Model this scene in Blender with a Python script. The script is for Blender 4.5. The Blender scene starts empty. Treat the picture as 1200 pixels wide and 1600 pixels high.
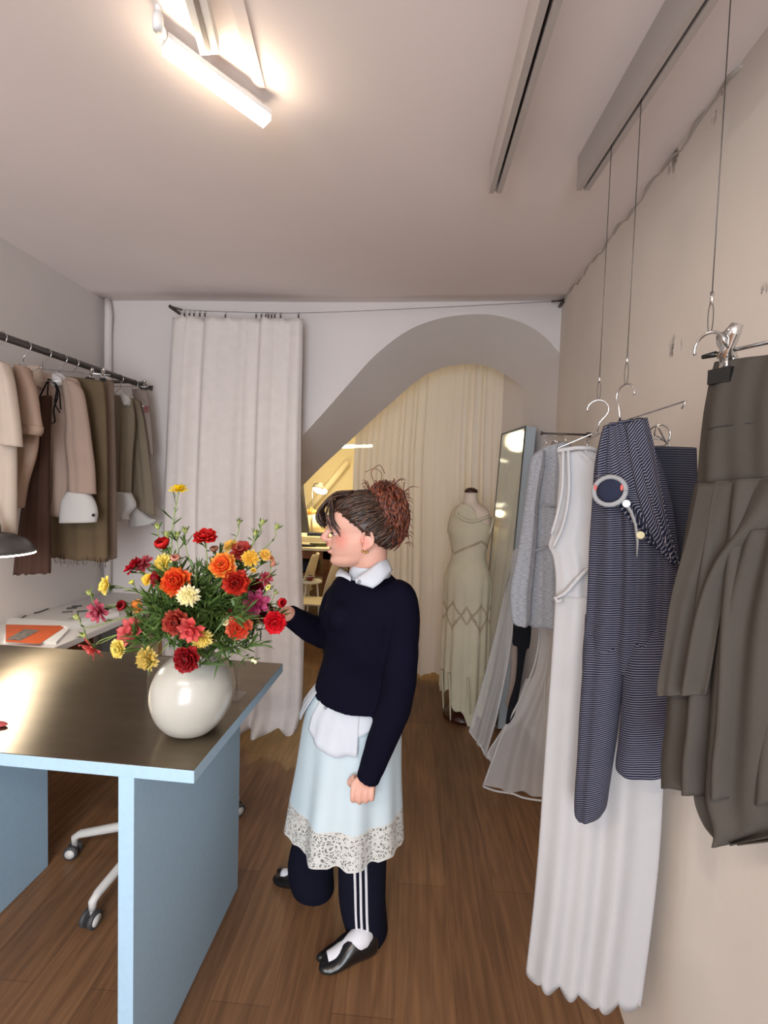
import bpy, math, random
import numpy as np
from mathutils import Vector, Matrix, Euler
PI = math.pi
rnd = random.Random(7)
scene = bpy.context.scene
COL = scene.collection

# ------------------------------------------------------------------ camera
F_PX = 686.0; H = 1.58
M = np.array([[0.99535092, 0.09142782, 0.03029028],
              [0.03426841, -0.04225935, -0.99851881],
              [-0.09001235, 0.99491462, -0.04519597]])       # rows: right, down, forward
CAM = np.array([0, 0, H])
cd = bpy.data.cameras.new('camera'); cam = bpy.data.objects.new('camera', cd); COL.objects.link(cam)
cd.sensor_fit = 'VERTICAL'; cd.sensor_height = 36; cd.sensor_width = 27; cd.lens = F_PX/1600*36
cd.clip_start = .02
Rm = Matrix(((M[0][0], -M[1][0], -M[2][0]), (M[0][1], -M[1][1], -M[2][1]), (M[0][2], -M[1][2], -M[2][2])))
cam.matrix_world = Matrix.Translation((0, 0, H)) @ Rm.to_4x4()
scene.camera = cam

# ------------------------------------------------------------------ colour management, sky and daylight
vs = scene.view_settings
vs.view_transform = 'Standard'; vs.look = 'None'; vs.gamma = 1; vs.use_curve_mapping = False
vs.exposure = 0.12
scene.cycles.max_bounces = 8
scene.cycles.diffuse_bounces = 5
scene.cycles.transparent_max_bounces = 16
scene.cycles.use_denoising = True
scene.cycles.sample_clamp_indirect = 6
world = bpy.data.worlds.new('world'); scene.world = world; world.use_nodes = True
wn = world.node_tree.nodes['Background']; wn.inputs[0].default_value = (.70, .83, 1, 1); wn.inputs[1].default_value = 2.2

def area_light(name, loc, look, sx, sy, power, color):
    d = bpy.data.lights.new(name, 'AREA'); d.shape = 'RECTANGLE'; d.size = sx; d.size_y = sy; d.energy = power; d.color = color
    o = bpy.data.objects.new(name, d); COL.objects.link(o); o.location = loc
    o.rotation_euler = (Vector(look)-Vector(loc)).to_track_quat('-Z', 'Y').to_euler()
    return o
def point_light(name, loc, power, color, r=.03):
    d = bpy.data.lights.new(name, 'POINT'); d.energy = power; d.color = color; d.shadow_soft_size = r
    o = bpy.data.objects.new(name, d); COL.objects.link(o); o.location = loc; return o
# daylight entering through the shop window behind the camera
area_light('window_daylight', (-.25, -1.72, 1.35), (-.25, 2, 1.0), 1.5, 1.9, 66, (.86, .93, 1.0))
# unseen warm fill added behind the camera, standing in for other shop lamps
area_light('front_warm_fill', (-.9, -.7, 2.35), (-.9, -.7, 0), 1.2, .12, 34, (1, .84, .68))
# the warm strip lamp on the ceiling (its tube is modelled in make_ceiling_lamp)
LAMP_A = None

# ------------------------------------------------------------------ helpers
def P(px, py, Y):
    d = M.T @ np.array([(px-600)/F_PX, (py-800)/F_PX, 1.]); return CAM + d*Y/d[1]
def PZ(px, py, z):
    d = M.T @ np.array([(px-600)/F_PX, (py-800)/F_PX, 1.]); return CAM + d*(z-H)/d[2]
def PX(px, py, x):
    d = M.T @ np.array([(px-600)/F_PX, (py-800)/F_PX, 1.]); return CAM + d*x/d[0]
def vplane(a, b):
    a = np.array(a, float); b = np.array(b, float); t = b-a; n = np.array([t[1], -t[0], 0]); n /= np.linalg.norm(n)
    if n[1] > 0: n = -n
    d0 = n[0]*a[0]+n[1]*a[1]
    def f(px, py):
        d = M.T @ np.array([(px-600)/F_PX, (py-800)/F_PX, 1.]); return CAM + d*(d0-n@CAM)/(n@d)
    f.n = n
    def off(k):
        def g(px, py):
            d = M.T @ np.array([(px-600)/F_PX, (py-800)/F_PX, 1.]); return CAM + d*(d0+k-n@CAM)/(n@d)
        g.n = n; return g
    f.off = off; return f
def yplane(Y): return vplane((0, Y), (1, Y))

def link(o, parent=None):
    COL.objects.link(o)
    if parent is not None:
        o.parent = parent; o.matrix_parent_inverse = parent.matrix_basis.inverted() if False else Matrix.Translation(-parent.location)
    return o
def obj(name, verts, faces, mat, parent=None, smooth=True, uv=None, col=None):
    me = bpy.data.meshes.new(name)
    me.from_pydata([tuple(map(float, v)) for v in verts], [], [tuple(f) for f in faces])
    if uv is not None:
        L = me.uv_layers.new(name='UVMap')
        for l in me.loops: L.data[l.index].uv = uv[l.vertex_index]
    if col is not None:
        A = me.color_attributes.new('Col', 'FLOAT_COLOR', 'POINT')
        for i, c in enumerate(col): A.data[i].color = (c[0], c[1], c[2], 1)
    mats = mat if isinstance(mat, (list, tuple)) else [mat]
    for m in mats: me.materials.append(m)
    if smooth:
        me.polygons.foreach_set('use_smooth', [True]*len(me.polygons))
    me.update()
    o = bpy.data.objects.new(name, me); link(o, parent); return o
def tag(o, label, cat=None, group=None, kind=None):
    o['label'] = label
    if cat: o['category'] = cat
    if group: o['group'] = group
    if kind: o['kind'] = kind
    return o
def thing(name, label, cat, loc=(0, 0, 0), group=None):
    o = bpy.data.objects.new(name, None); COL.objects.link(o); o.location = tuple(map(float, loc)); o.empty_display_size = .05
    return tag(o, label, cat, group)
def struct(o): o['kind'] = 'structure'; return o

class MB:
    def __init__(s): s.v = []; s.f = []; s.c = []
    def add(s, v, f, c=None):
        n = len(s.v); s.v += [tuple(map(float, p)) for p in v]; s.f += [tuple(i+n for i in q) for q in f]
        if c is not None: s.c += c
        return s
    def box(s, a, b):
        x0, y0, z0 = np.minimum(a, b); x1, y1, z1 = np.maximum(a, b)
        return s.add([(x0,y0,z0),(x1,y0,z0),(x1,y1,z0),(x0,y1,z0),(x0,y0,z1),(x1,y0,z1),(x1,y1,z1),(x0,y1,z1)],
              [(0,3,2,1),(4,5,6,7),(0,1,5,4),(1,2,6,5),(2,3,7,6),(3,0,4,7)])
    def obox(s, c, ax, ay, az):        # oriented box: centre and half axes
        c, ax, ay, az = [np.array(q, float) for q in (c, ax, ay, az)]
        v = [c+i*ax+j*ay+k*az for k in (-1, 1) for i, j in ((-1,-1),(1,-1),(1,1),(-1,1))]
        return s.add(v, [(0,3,2,1),(4,5,6,7),(0,1,5,4),(1,2,6,5),(2,3,7,6),(3,0,4,7)])
    def prism(s, pts, off):            # polygon extruded by a vector
        n = len(pts); off = np.array(off, float); v = [np.array(p, float) for p in pts]; v += [p+off for p in v]
        return s.add(v, [tuple(range(n))[::-1], tuple(range(n, 2*n))]+[(i, (i+1) % n, (i+1) % n+n, i+n) for i in range(n)])
    def tube(s, pts, r, n=8, cap=True, flat=1.0):
        pts = [np.array(p, float) for p in pts]; m = len(pts)
        rr = r if hasattr(r, '__len__') else [r]*m
        base = len(s.v); up = None
        for i, p in enumerate(pts):
            t = pts[min(i+1, m-1)]-pts[max(i-1, 0)]; t /= (np.linalg.norm(t)+1e-12)
            if up is None:
                up = np.array([0, 0, 1.]) if abs(t[2]) < .9 else np.array([1., 0, 0])
            up = up-t*(up@t); up /= (np.linalg.norm(up)+1e-12); sd = np.cross(t, up)
            for k in range(n):
                a = 2*PI*k/n; s.v.append(tuple(p+rr[i]*(math.cos(a)*up*flat+math.sin(a)*sd)))
        for i in range(m-1):
            for k in range(n):
                a = base+i*n+k; b = base+i*n+(k+1) % n; s.f.append((a, b, b+n, a+n))
        if cap:
            s.f.append(tuple(base+k for k in range(n))[::-1]); s.f.append(tuple(base+(m-1)*n+k for k in range(n)))
        return s
    def ell(s, c, ax, ay, az, nu=16, nv=10):
        c, ax, ay, az = [np.array(q, float) for q in (c, ax, ay, az)]
        v = [c+az]
        for j in range(1, nv):
            p = PI*j/nv
            for i in range(nu):
                t = 2*PI*i/nu; v.append(c+az*math.cos(p)+math.sin(p)*(ax*math.cos(t)+ay*math.sin(t)))
        v.append(c-az); f = [(0, 1+i, 1+(i+1) % nu) for i in range(nu)]
        for j in range(nv-2):
            for i in range(nu):
                a = 1+j*nu+i; b = 1+j*nu+(i+1) % nu; f.append((a, a+nu, b+nu, b))
        e = len(v)-1; q = 1+(nv-2)*nu
        f += [(e, q+(i+1) % nu, q+i) for i in range(nu)]
        return s.add(v, f)
    def sph(s, c, r, nu=16, nv=10): return s.ell(c, (r,0,0), (0,r,0), (0,0,r), nu, nv)
    def loft(s, rings, cap=True):
        n = len(rings[0]); base = len(s.v)
        for r in rings: s.v += [tuple(map(float, p)) for p in r]
        for i in range(len(rings)-1):
            for k in range(n):
                a = base+i*n+k; b = base+i*n+(k+1) % n; s.f.append((a, b, b+n, a+n))
        if cap:
            s.f.append(tuple(base+k for k in range(n))[::-1]); s.f.append(tuple(base+(len(rings)-1)*n+k for k in range(n)))
        return s
    def lathe(s, c, prof, n=32, ax=(0, 0, 1)):
        ax = np.array(ax, float); ax /= np.linalg.norm(ax)
        u = np.cross(ax, (0, 1, 0) if abs(ax[1]) < .9 else (1, 0, 0)); u /= np.linalg.norm(u); w = np.cross(ax, u)
        c = np.array(c, float)
        return s.loft([[c+ax*h+r*(u*math.cos(2*PI*k/n)+w*math.sin(2*PI*k/n)) for k in range(n)] for r, h in prof], cap=True)
    def build(s, name, mat, parent=None, smooth=True):
        return obj(name, s.v, s.f, mat, parent, smooth, col=s.c if s.c else None)
def bevel(o, w=.003, seg=2):
    m = o.modifiers.new('bevel', 'BEVEL'); m.width = w; m.segments = seg; m.limit_method = 'ANGLE'; m.angle_limit = .6; return o
def solid(o, t=.002):
    m = o.modifiers.new('solid', 'SOLIDIFY'); m.thickness = t; m.offset = 0; return o
def flat(o):
    for p in o.data.polygons: p.use_smooth = False
    return o

def crom(rows, n):
    rows = np.array(rows, float); m = len(rows)
    if m == 2: return np.array([rows[0]*(1-t)+rows[1]*t for t in np.linspace(0, 1, n)])
    out = []
    for t in np.linspace(0, m-1, n):
        i = min(int(t), m-2); f = t-i
        p1, p2 = rows[i], rows[i+1]
        p0 = rows[i-1] if i > 0 else 2*p1-p2
        p3 = rows[i+2] if i+2 < m else 2*p2-p1
        c = .5*((2*p1)+(-p0+p2)*f+(2*p0-5*p1+4*p2-p3)*f*f+(-p0+3*p1-3*p2+p3)*f**3)
        out.append(c)
    return np.array(out)

def waves(nf, seed, k=5):
    r = random.Random(seed)
    W = [(nf*r.uniform(.55, 1.45), r.uniform(0, 6.28), r.uniform(.5, 1), r.uniform(-.8, .8)) for _ in range(k)]
    tot = sum(w[2] for w in W)
    def f(u, v=0.): return sum(a*math.sin(2*PI*fr*u+ph+dr*v*2) for fr, ph, a, dr in W)/tot*1.6
    return f
def cloth(name, rows, pl, mat, parent=None, t=.02, amp=.008, nf=4, seed=1, closed=True, nu=44, nv=36, hem=0, top=.25, th=.0015, hemn=5, lean=None, scal=None, tt=1.0):
    """Hanging cloth: rows of (xL, yL, xR, yR) traced top to bottom, set on a vertical plane of the room; a closed
    tube of cloth with its own depth and folds, or a single folded sheet."""
    R = crom(rows, nv); wf = waves(nf, seed); wb = waves(nf*.9, seed+50); hw = waves(hemn, seed+9)
    n = pl.n; V = []; UV = []; ring = nu*2 if closed else nu+1
    acc = 0; prev = None
    for j in range(nv):
        v = j/(nv-1); pk = pl.off(lean(v)) if lean else pl; L = pk(R[j][0], R[j][1]); Q = pk(R[j][2], R[j][3]); w = np.linalg.norm(Q-L)
        mid = (L+Q)/2
        if prev is not None: acc += np.linalg.norm(mid-prev)
        prev = mid
        A = amp*(top+(1-top)*v**.8); dz = hem*v**3
        ln = n*0
        def pt(u, back):
            e = math.sqrt(max(0, 1-(2*u-1)**2))
            off = (t*(tt+(1-tt)*min(1, v*2.2))*.5*e*(1 if not back else -1) if closed else 0)+A*(wf(u, v) if not back else wb(u, v))*(e if closed else 1)
            return L+(Q-L)*u+n*off+ln+np.array([0, 0, dz*hw(u)-(scal[1]*abs(math.sin(PI*scal[0]*u+.4))**.7*v**12 if scal else 0)])
        if closed:
            for i in range(nu): V.append(pt(i/nu, False)); UV.append((i/nu*w, acc))
            for i in range(nu): V.append(pt(1-i/nu, True)); UV.append(((1-i/nu)*w, acc))
        else:
            for i in range(nu+1): V.append(pt(i/nu, False)); UV.append((i/nu*w, acc))
    F = []
    for j in range(nv-1):
        for i in range(ring if closed else nu):
            a = j*ring+i; b = j*ring+((i+1) % ring if closed else i+1); F.append((a, a+ring, b+ring, b))
    if closed: F.append(tuple(range(ring)))
    o = obj(name, V, F, mat, parent, uv=UV)
    if th: solid(o, th)
    return o

# ------------------------------------------------------------------ materials
def srgb(c): return tuple((x/255/12.92) if x/255 <= .04045 else ((x/255+.055)/1.055)**2.4 for x in c)
def mat(name, c, rough=.6, metal=0, **k):
    m = bpy.data.materials.new(name); m.use_nodes = True; b = m.node_tree.nodes['Principled BSDF']
    c = srgb(c) if max(c) > 1 else c
    b.inputs['Base Color'].default_value = (*c, 1); b.inputs['Roughness'].default_value = rough; b.inputs['Metallic'].default_value = metal
    for kk, v in k.items():
        kk = {'emit': 'Emission Color', 'estr': 'Emission Strength', 'sheen': 'Sheen Weight', 'spec': 'Specular IOR Level', 'trans': 'Transmission Weight', 'ior': 'IOR', 'coat': 'Coat Weight', 'sss': 'Subsurface Weight', 'alpha': 'Alpha', 'aniso': 'Anisotropic'}[kk]
        b.inputs[kk].default_value = (*v, 1) if kk == 'Emission Color' else v
    return m
def N(m, t, **k):
    n = m.node_tree.nodes.new(t)
    for a, v in k.items(): setattr(n, a, v)
    return n
def noisy(m, scale=8, amt=.08, bump=.0, bscale=200, stretch=(1, 1, 1), coord='Object', detail=4):
    """Base colour varied by noise, plus fine bump."""
    nt = m.node_tree; b = nt.nodes['Principled BSDF']; c = b.inputs['Base Color'].default_value[:3]
    tc = N(m, 'ShaderNodeTexCoord'); mp = N(m, 'ShaderNodeMapping'); mp.inputs['Scale'].default_value = stretch
    nt.links.new(tc.outputs[coord], mp.inputs[0])
    nz = N(m, 'ShaderNodeTexNoise'); nz.inputs['Scale'].default_value = scale; nz.inputs['Detail'].default_value = detail
    nt.links.new(mp.outputs[0], nz.inputs[0])
    cr = N(m, 'ShaderNodeValToRGB'); cr.color_ramp.elements[0].position = .3; cr.color_ramp.elements[1].position = .7
    cr.color_ramp.elements[0].color = (*[x*(1-amt) for x in c], 1); cr.color_ramp.elements[1].color = (*[min(1, x*(1+amt)) for x in c], 1)
    nt.links.new(nz.outputs[0], cr.inputs[0]); nt.links.new(cr.outputs[0], b.inputs['Base Color'])
    if bump:
        n2 = N(m, 'ShaderNodeTexNoise'); n2.inputs['Scale'].default_value = bscale; n2.inputs['Detail'].default_value = 3
        nt.links.new(mp.outputs[0], n2.inputs[0])
        bp = N(m, 'ShaderNodeBump'); bp.inputs['Strength'].default_value = bump; bp.inputs['Distance'].default_value = .002
        nt.links.new(n2.outputs[0], bp.inputs['Height']); nt.links.new(bp.outputs[0], b.inputs['Normal'])
    return m
def fabric(name, c, amt=.06, rough=.9, **k):
    return noisy(mat(name, c, rough, spec=.25, **k), 12, amt, .25, 500)
def clear(name, c, amt=.88):
    m = bpy.data.materials.new(name); m.use_nodes = True; nt = m.node_tree; nt.nodes.clear()
    out = nt.nodes.new('ShaderNodeOutputMaterial'); g = nt.nodes.new('ShaderNodeBsdfGlossy'); g.inputs['Roughness'].default_value = .05
    tr = nt.nodes.new('ShaderNodeBsdfTransparent'); mx = nt.nodes.new('ShaderNodeMixShader'); mx.inputs[0].default_value = amt; g.inputs[0].default_value = (*srgb(c), 1)
    nt.links.new(g.outputs[0], mx.inputs[1]); nt.links.new(tr.outputs[0], mx.inputs[2]); nt.links.new(mx.outputs[0], out.inputs[0]); return m
def sheer(name, c, clear=.45, transl=.5):
    m = bpy.data.materials.new(name); m.use_nodes = True; nt = m.node_tree; nt.nodes.clear(); c = srgb(c)
    out = nt.nodes.new('ShaderNodeOutputMaterial'); d = nt.nodes.new('ShaderNodeBsdfDiffuse'); t = nt.nodes.new('ShaderNodeBsdfTranslucent')
    tr = nt.nodes.new('ShaderNodeBsdfTransparent'); m1 = nt.nodes.new('ShaderNodeMixShader'); m2 = nt.nodes.new('ShaderNodeMixShader')
    d.inputs[0].default_value = (*c, 1); t.inputs[0].default_value = (*c, 1); m1.inputs[0].default_value = transl; m2.inputs[0].default_value = clear
    nt.links.new(d.outputs[0], m1.inputs[1]); nt.links.new(t.outputs[0], m1.inputs[2]); nt.links.new(m1.outputs[0], m2.inputs[1]); nt.links.new(tr.outputs[0], m2.inputs[2])
    nt.links.new(m2.outputs[0], out.inputs[0]); return m

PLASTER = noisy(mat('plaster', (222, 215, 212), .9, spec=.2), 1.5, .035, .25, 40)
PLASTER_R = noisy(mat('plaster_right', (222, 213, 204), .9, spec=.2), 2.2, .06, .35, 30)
CEIL = noisy(mat('ceiling_paint', (238, 228, 225), .9, spec=.2), 1.2, .03, .25, 35)
YELLOW = mat('warm_back_room_paint', (216, 205, 170), .9)
WHITEP = mat('white_paint', (225, 224, 222), .5)
STEEL = mat('steel', (170, 168, 165), .3, 1)
CHROME = mat('chrome', (215, 215, 215), .12, 1)
DARKM = mat('dark_metal', (95, 90, 86), .4, .8)
BLACK = mat('black_plastic', (18, 18, 19), .4)
TRACKM = mat('track_aluminium', (182, 174, 170), .5, .1)
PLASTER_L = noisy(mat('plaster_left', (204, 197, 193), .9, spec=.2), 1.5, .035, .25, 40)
BLUE = noisy(mat('pale_blue_lacquer', (158, 188, 210), .55), 60, .03, .05, 300)
LINEN = noisy(mat('linen_curtain', (222, 214, 210), .92, spec=.2), 20, .03, .3, 600)
SHEERC = sheer('sheer_curtain', (232, 226, 220), .07, .25)
ORGANZA = sheer('organza', (225, 222, 222), .42, .35)
WHITEF = fabric('white_cotton', (188, 185, 183), .02)
WHITEK = fabric('white_knit', (176, 174, 175), .02)
NAVY = fabric('navy_wool', (13, 12, 27), .1); NAVY.node_tree.nodes['Principled BSDF'].inputs['Specular IOR Level'].default_value = .06
NAVYT = fabric('navy_tracksuit', (20, 22, 36), .08); NAVYT.node_tree.nodes['Principled BSDF'].inputs['Specular IOR Level'].default_value = .08
CREAM = fabric('cream_fabric', (194, 178, 164), .03)
BEIGE = fabric('beige_fabric', (162, 138, 122), .03)
PINKB = fabric('pinkish_beige_fabric', (158, 137, 125), .03)
OLIVE = fabric('olive_brown_fabric', (98, 83, 63), .05)
TAUPE = fabric('taupe_fabric', (128, 112, 100), .05)
KHAKI = fabric('khaki_fabric', (126, 115, 99), .04)
BROWN = fabric('dark_brown_fabric', (66, 45, 37), .06)
MAUVE = fabric('mauve_fabric', (140, 126, 118), .05)
CHAR = fabric('charcoal_jersey', (68, 62, 57), .05)
WOODR = noisy(mat('red_brown_wood', (112, 66, 32), .45), 6, .25, 0, 10, (1, 1, 6))
DWOOD = mat('dark_turned_wood', (56, 22, 16), .3)
SKINV = fabric('mannequin_linen', (214, 196, 178), .03)
# ------------------------------------------------------------------ floor
def floor_mat():
    m = mat('wood_floor', (110, 78, 54), .42, spec=.4); nt = m.node_tree; b = nt.nodes['Principled BSDF']
    tc = N(m, 'ShaderNodeTexCoord'); mp = N(m, 'ShaderNodeMapping'); mp.inputs['Rotation'].default_value = (0, 0, PI/2-.03)
    nt.links.new(tc.outputs['Object'], mp.inputs[0])
    br = N(m, 'ShaderNodeTexBrick'); br.inputs['Scale'].default_value = 1; br.inputs['Brick Width'].default_value = 1.25; br.inputs['Row Height'].default_value = .19
    br.inputs['Mortar Size'].default_value = .0012; br.offset = .37
    br.inputs['Color1'].default_value = (*srgb((124, 91, 65)), 1); br.inputs['Color2'].default_value = (*srgb((109, 79, 56)), 1); br.inputs['Mortar'].default_value = (*srgb((92, 66, 46)), 1)
    nt.links.new(mp.outputs[0], br.inputs[0])
    m2 = N(m, 'ShaderNodeMapping'); m2.inputs['Scale'].default_value = (1.2, 16, 1); nt.links.new(mp.outputs[0], m2.inputs[0])
    nz = N(m, 'ShaderNodeTexNoise'); nz.inputs['Scale'].default_value = 3; nz.inputs['Detail'].default_value = 7; nz.inputs['Distortion'].default_value = .6
    nt.links.new(m2.outputs[0], nz.inputs[0])
    cr = N(m, 'ShaderNodeValToRGB'); cr.color_ramp.elements[0].color = (.74, .72, .70, 1); cr.color_ramp.elements[1].color = (1.2, 1.18, 1.12, 1)
    cr.color_ramp.elements[0].position = .35; cr.color_ramp.elements[1].position = .68
    nt.links.new(nz.outputs[0], cr.inputs[0])
    mx = N(m, 'ShaderNodeMix', data_type='RGBA', blend_type='MULTIPLY'); mx.inputs[0].default_value = 1
    nt.links.new(br.outputs[0], mx.inputs[6]); nt.links.new(cr.outputs[0], mx.inputs[7]); nt.links.new(mx.outputs[2], b.inputs['Base Color'])
    return m
FLOORM = floor_mat()
struct(MB().box((-3.6, -1.95, -.1), (1.3, 7.6, 0)).build('floor', FLOORM, smooth=False))

# ------------------------------------------------------------------ shell
XL = -2.12; YB = 2.75; YA = 3.35
def XR(y): return .5442+.08429*y
def ceil_z(x, y):
    yy = max(y, .35); k = min(1, max(0, (x-XL)/1.9)); k = k*k*(3-2*k)
    return 2.775*(1-k)+k*(2.75-.143*(2.75-yy))
nx, ny = 30, 30; V = []; Fc = []
for j in range(ny+1):
    for i in range(nx+1):
        x = XL-.1+(3.1)*i/nx; y = -1.9+(YB+1.9)*j/ny; V.append((x, y, ceil_z(x, y)))
for j in range(ny):
    for i in range(nx):
        a = j*(nx+1)+i; Fc.append((a, a+nx+1, a+nx+2, a+1))
c = obj('ceiling', V, Fc, CEIL); m_ = c.modifiers.new('solid', 'SOLIDIFY'); m_.thickness = .1; m_.offset = -1
struct(c)
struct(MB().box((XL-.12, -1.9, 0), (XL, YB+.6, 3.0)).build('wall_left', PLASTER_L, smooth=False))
WPL = vplane((XR(0), 0), (XR(2), 2))
Wp = WPL
# right wall with worn patches of plaster
def right_mat():
    m = PLASTER_R; nt = m.node_tree; b = nt.nodes['Principled BSDF']
    src = b.inputs['Base Color'].links[0].from_socket
    tc = N(m, 'ShaderNodeTexCoord')
    def mask(scale, th, stretch):
        mp = N(m, 'ShaderNodeMapping'); mp.inputs['Scale'].default_value = stretch; nt.links.new(tc.outputs['Object'], mp.inputs[0])
        z = N(m, 'ShaderNodeTexNoise'); z.inputs['Scale'].default_value = scale; z.inputs['Detail'].default_value = 6; z.inputs['Roughness'].default_value = .65
        nt.links.new(mp.outputs[0], z.inputs[0]); r = N(m, 'ShaderNodeValToRGB')
        r.color_ramp.elements[0].position = th; r.color_ramp.elements[1].position = th+.03; nt.links.new(z.outputs[0], r.inputs[0]); return r
    for pt_, rr_ in ((Wp(1055, 542), .045), (Wp(1188, 466), .03), (Wp(1062, 222), .10), (Wp(1120, 160), .05)):
        vd = N(m, 'ShaderNodeVectorMath', operation='DISTANCE'); vd.inputs[1].default_value = tuple(pt_); nt.links.new(tc.outputs['Object'], vd.inputs[0])
        mr = N(m, 'ShaderNodeMapRange'); mr.inputs['From Min'].default_value = rr_; mr.inputs['From Max'].default_value = rr_*.3; nt.links.new(vd.outputs['Value'], mr.inputs[0])
        kk = mask(30, .54, (1, 1, .5)); ml = N(m, 'ShaderNodeMath', operation='MULTIPLY'); nt.links.new(mr.outputs[0], ml.inputs[0]); nt.links.new(kk.outputs[0], ml.inputs[1])
        mx = N(m, 'ShaderNodeMix', data_type='RGBA'); mx.inputs[7].default_value = (*srgb((118, 110, 104)), 1); nt.links.new(ml.outputs[0], mx.inputs[0]); nt.links.new(src, mx.inputs[6]); src = mx.outputs[2]
    k = mask(3.2, .705, (1, 1, .8)); mx = N(m, 'ShaderNodeMix', data_type='RGBA'); mx.inputs[7].default_value = (*srgb((128, 120, 112)), 1)
    nt.links.new(k.outputs[0], mx.inputs[0]); nt.links.new(src, mx.inputs[6]); nt.links.new(mx.outputs[2], b.inputs['Base Color'])
right_mat()
struct(MB().prism([(XR(-1.9), -1.9, 0), (XR(YB), YB, 0), (XR(YB)+.15, YB, 0), (XR(-1.9)+.15, -1.9, 0)], (0, 0, 3.0)).build('wall_right', PLASTER_R, smooth=False))
# right wall behind the arch, bending inwards
xk = XR(YB)
struct(MB().prism([(xk, YB+.001, 0), (.70, YA, 0), (.60, 3.82, 0), (.60, 7.4, 0), (.75, 7.4, 0), (.75, 3.85, 0), (xk+.15, YB+.001, 0)], (0, 0, 2.9)).build('wall_alcove', PLASTER, smooth=False))

# arched opening: one wall with real thickness, the soffit narrowing towards its far side
arF = [(470,684),(500,651),(530,617),(560,583),(580,561),(600,543),(625,524),(650,510),(675,501),(700,495),(730,491.5),(760,491),(790,496),(820,506),(850,525),(878,556)]
arB = [(470,762),(505,727),(540,695),(570,667),(590,648),(610,631),(640,604),(665,586),(690,575),(715,570),(740,569),(760,572),(780,580),(800,592),(812,602),(820,610)]
n = 60
cf = crom(arF, n); cb = crom(arB, n)
FR = [P(a, b_, YB) for a, b_ in cf]; BK = [P(a, b_, YA) for a, b_ in cb]
FR[-1][0] = xk+.02; BK[-1][0] = max(BK[-1][0], .72)
def clampx(L, xm):
    return L
# extend the slope down to the floor on the left, hidden behind the curtain
sl = (FR[1]-FR[0])/np.linalg.norm(FR[1]-FR[0]); slb = (BK[1]-BK[0])/np.linalg.norm(BK[1]-BK[0])
def ext(p, s, z): return p+s*((z-p[2])/s[2])
FR = [ext(FR[0], sl, 0.0), ext(FR[0], sl, 1.0)]+FR; BK = [ext(BK[0], slb, 0.0), ext(BK[0], slb, 1.0)]+BK
V = []; Fw = []; m = len(FR)
ztop = 2.9
for p in FR: V.append(p)
for p in BK: V.append(p)
for p in FR: V.append((p[0], YB, ztop))
for p in BK: V.append((p[0], YA, ztop))
for i in range(m-1):
    Fw += [(i, i+1, i+1+2*m, i+2*m), (i+m, i+3*m, i+1+3*m, i+1+m), (i, i+m, i+1+m, i+1)]
k0 = len(V)
V += [(XL-.1, YB, 0), (XL-.1, YB, ztop), (XL-.1, YA, 0), (XL-.1, YA, ztop)]
Fw += [(k0, 0, 2*m, k0+1), (k0+2, k0+3, 3*m, m)]
V += [(1.3, YB, ztop), (1.3, YB, 2.30), (1.3, YA, ztop), (1.3, YA, 2.30)]
kb = len(V); V += list(V[:2*m]); Fw = [tuple(q+kb for q in f) if (i < 3*(m-1) and i % 3 == 2) else f for i, f in enumerate(Fw)]
w = obj('wall_back', V, Fw, PLASTER, smooth=False); struct(w)
for i, p in enumerate(w.data.polygons):
    if i < 3*(m-1) and i % 3 == 2: p.use_smooth = True
# room behind the arch
struct(MB().box((-3.5, 7.3, 0), (.75, 7.45, 2.9)).build('wall_far', YELLOW, smooth=False))
struct(MB().box((-3.6, YA, 0), (-3.5, 7.4, 2.9)).build('wall_office', YELLOW, smooth=False))
struct(MB().box((-3.6, YB, 2.85), (1.3, 7.4, 2.95)).build('trim_1', YELLOW, smooth=False))
# front wall with the shop window the daylight comes through
fw = MB()
for a, b_ in (((XL-.1, 0), (-1.15, 3)), ((.62, 0), (.8, 3)), ((-1.15, 0), (.62, .35)), ((-1.15, 2.4), (.62, 3))):
    fw.box((a[0], -1.95, a[1]), (b_[0], -1.8, b_[1]))
struct(fw.build('wall_front', PLASTER, smooth=False))
wf_ = MB()
for x in (-1.15, -.28, .58): wf_.box((x, -1.9, .35), (x+.04, -1.84, 2.4))
for z in (.35, 2.36): wf_.box((-1.15, -1.9, z), (.62, -1.84, z+.04))
struct(wf_.build('window_1', WHITEP, smooth=False))
struct(bevel(MB().box((XL, -1.8, 0), (XL+.014, YB, .09)).build('baseboard_left', WHITEP, smooth=False)))
struct(MB().tube([(XL+.045, YB-.035, .86), (XL+.045, YB-.035, 2.56), (XL+.06, YB-.05, 2.66), (XL+.03, YB-.02, 2.78)], .022, 12).build('trim_2', PLASTER))

# plaster crack along the ceiling joint of the right wall: a torn ridge of old plaster
rg = MB(); pts = []
for t in np.linspace(0, 1, 40):
    y = 1.02+1.7*t; pts.append((XR(y)-.001, y, ceil_z(.7, y)-.012+.008*math.sin(t*31)+.006*math.sin(t*77)))
rg.tube(pts, [.0035*(1+.9*math.sin(i*1.9))+.001 for i in range(40)], 5)
struct(rg.build('trim_3', mat('old_plaster', (176, 168, 160), .95)))

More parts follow.
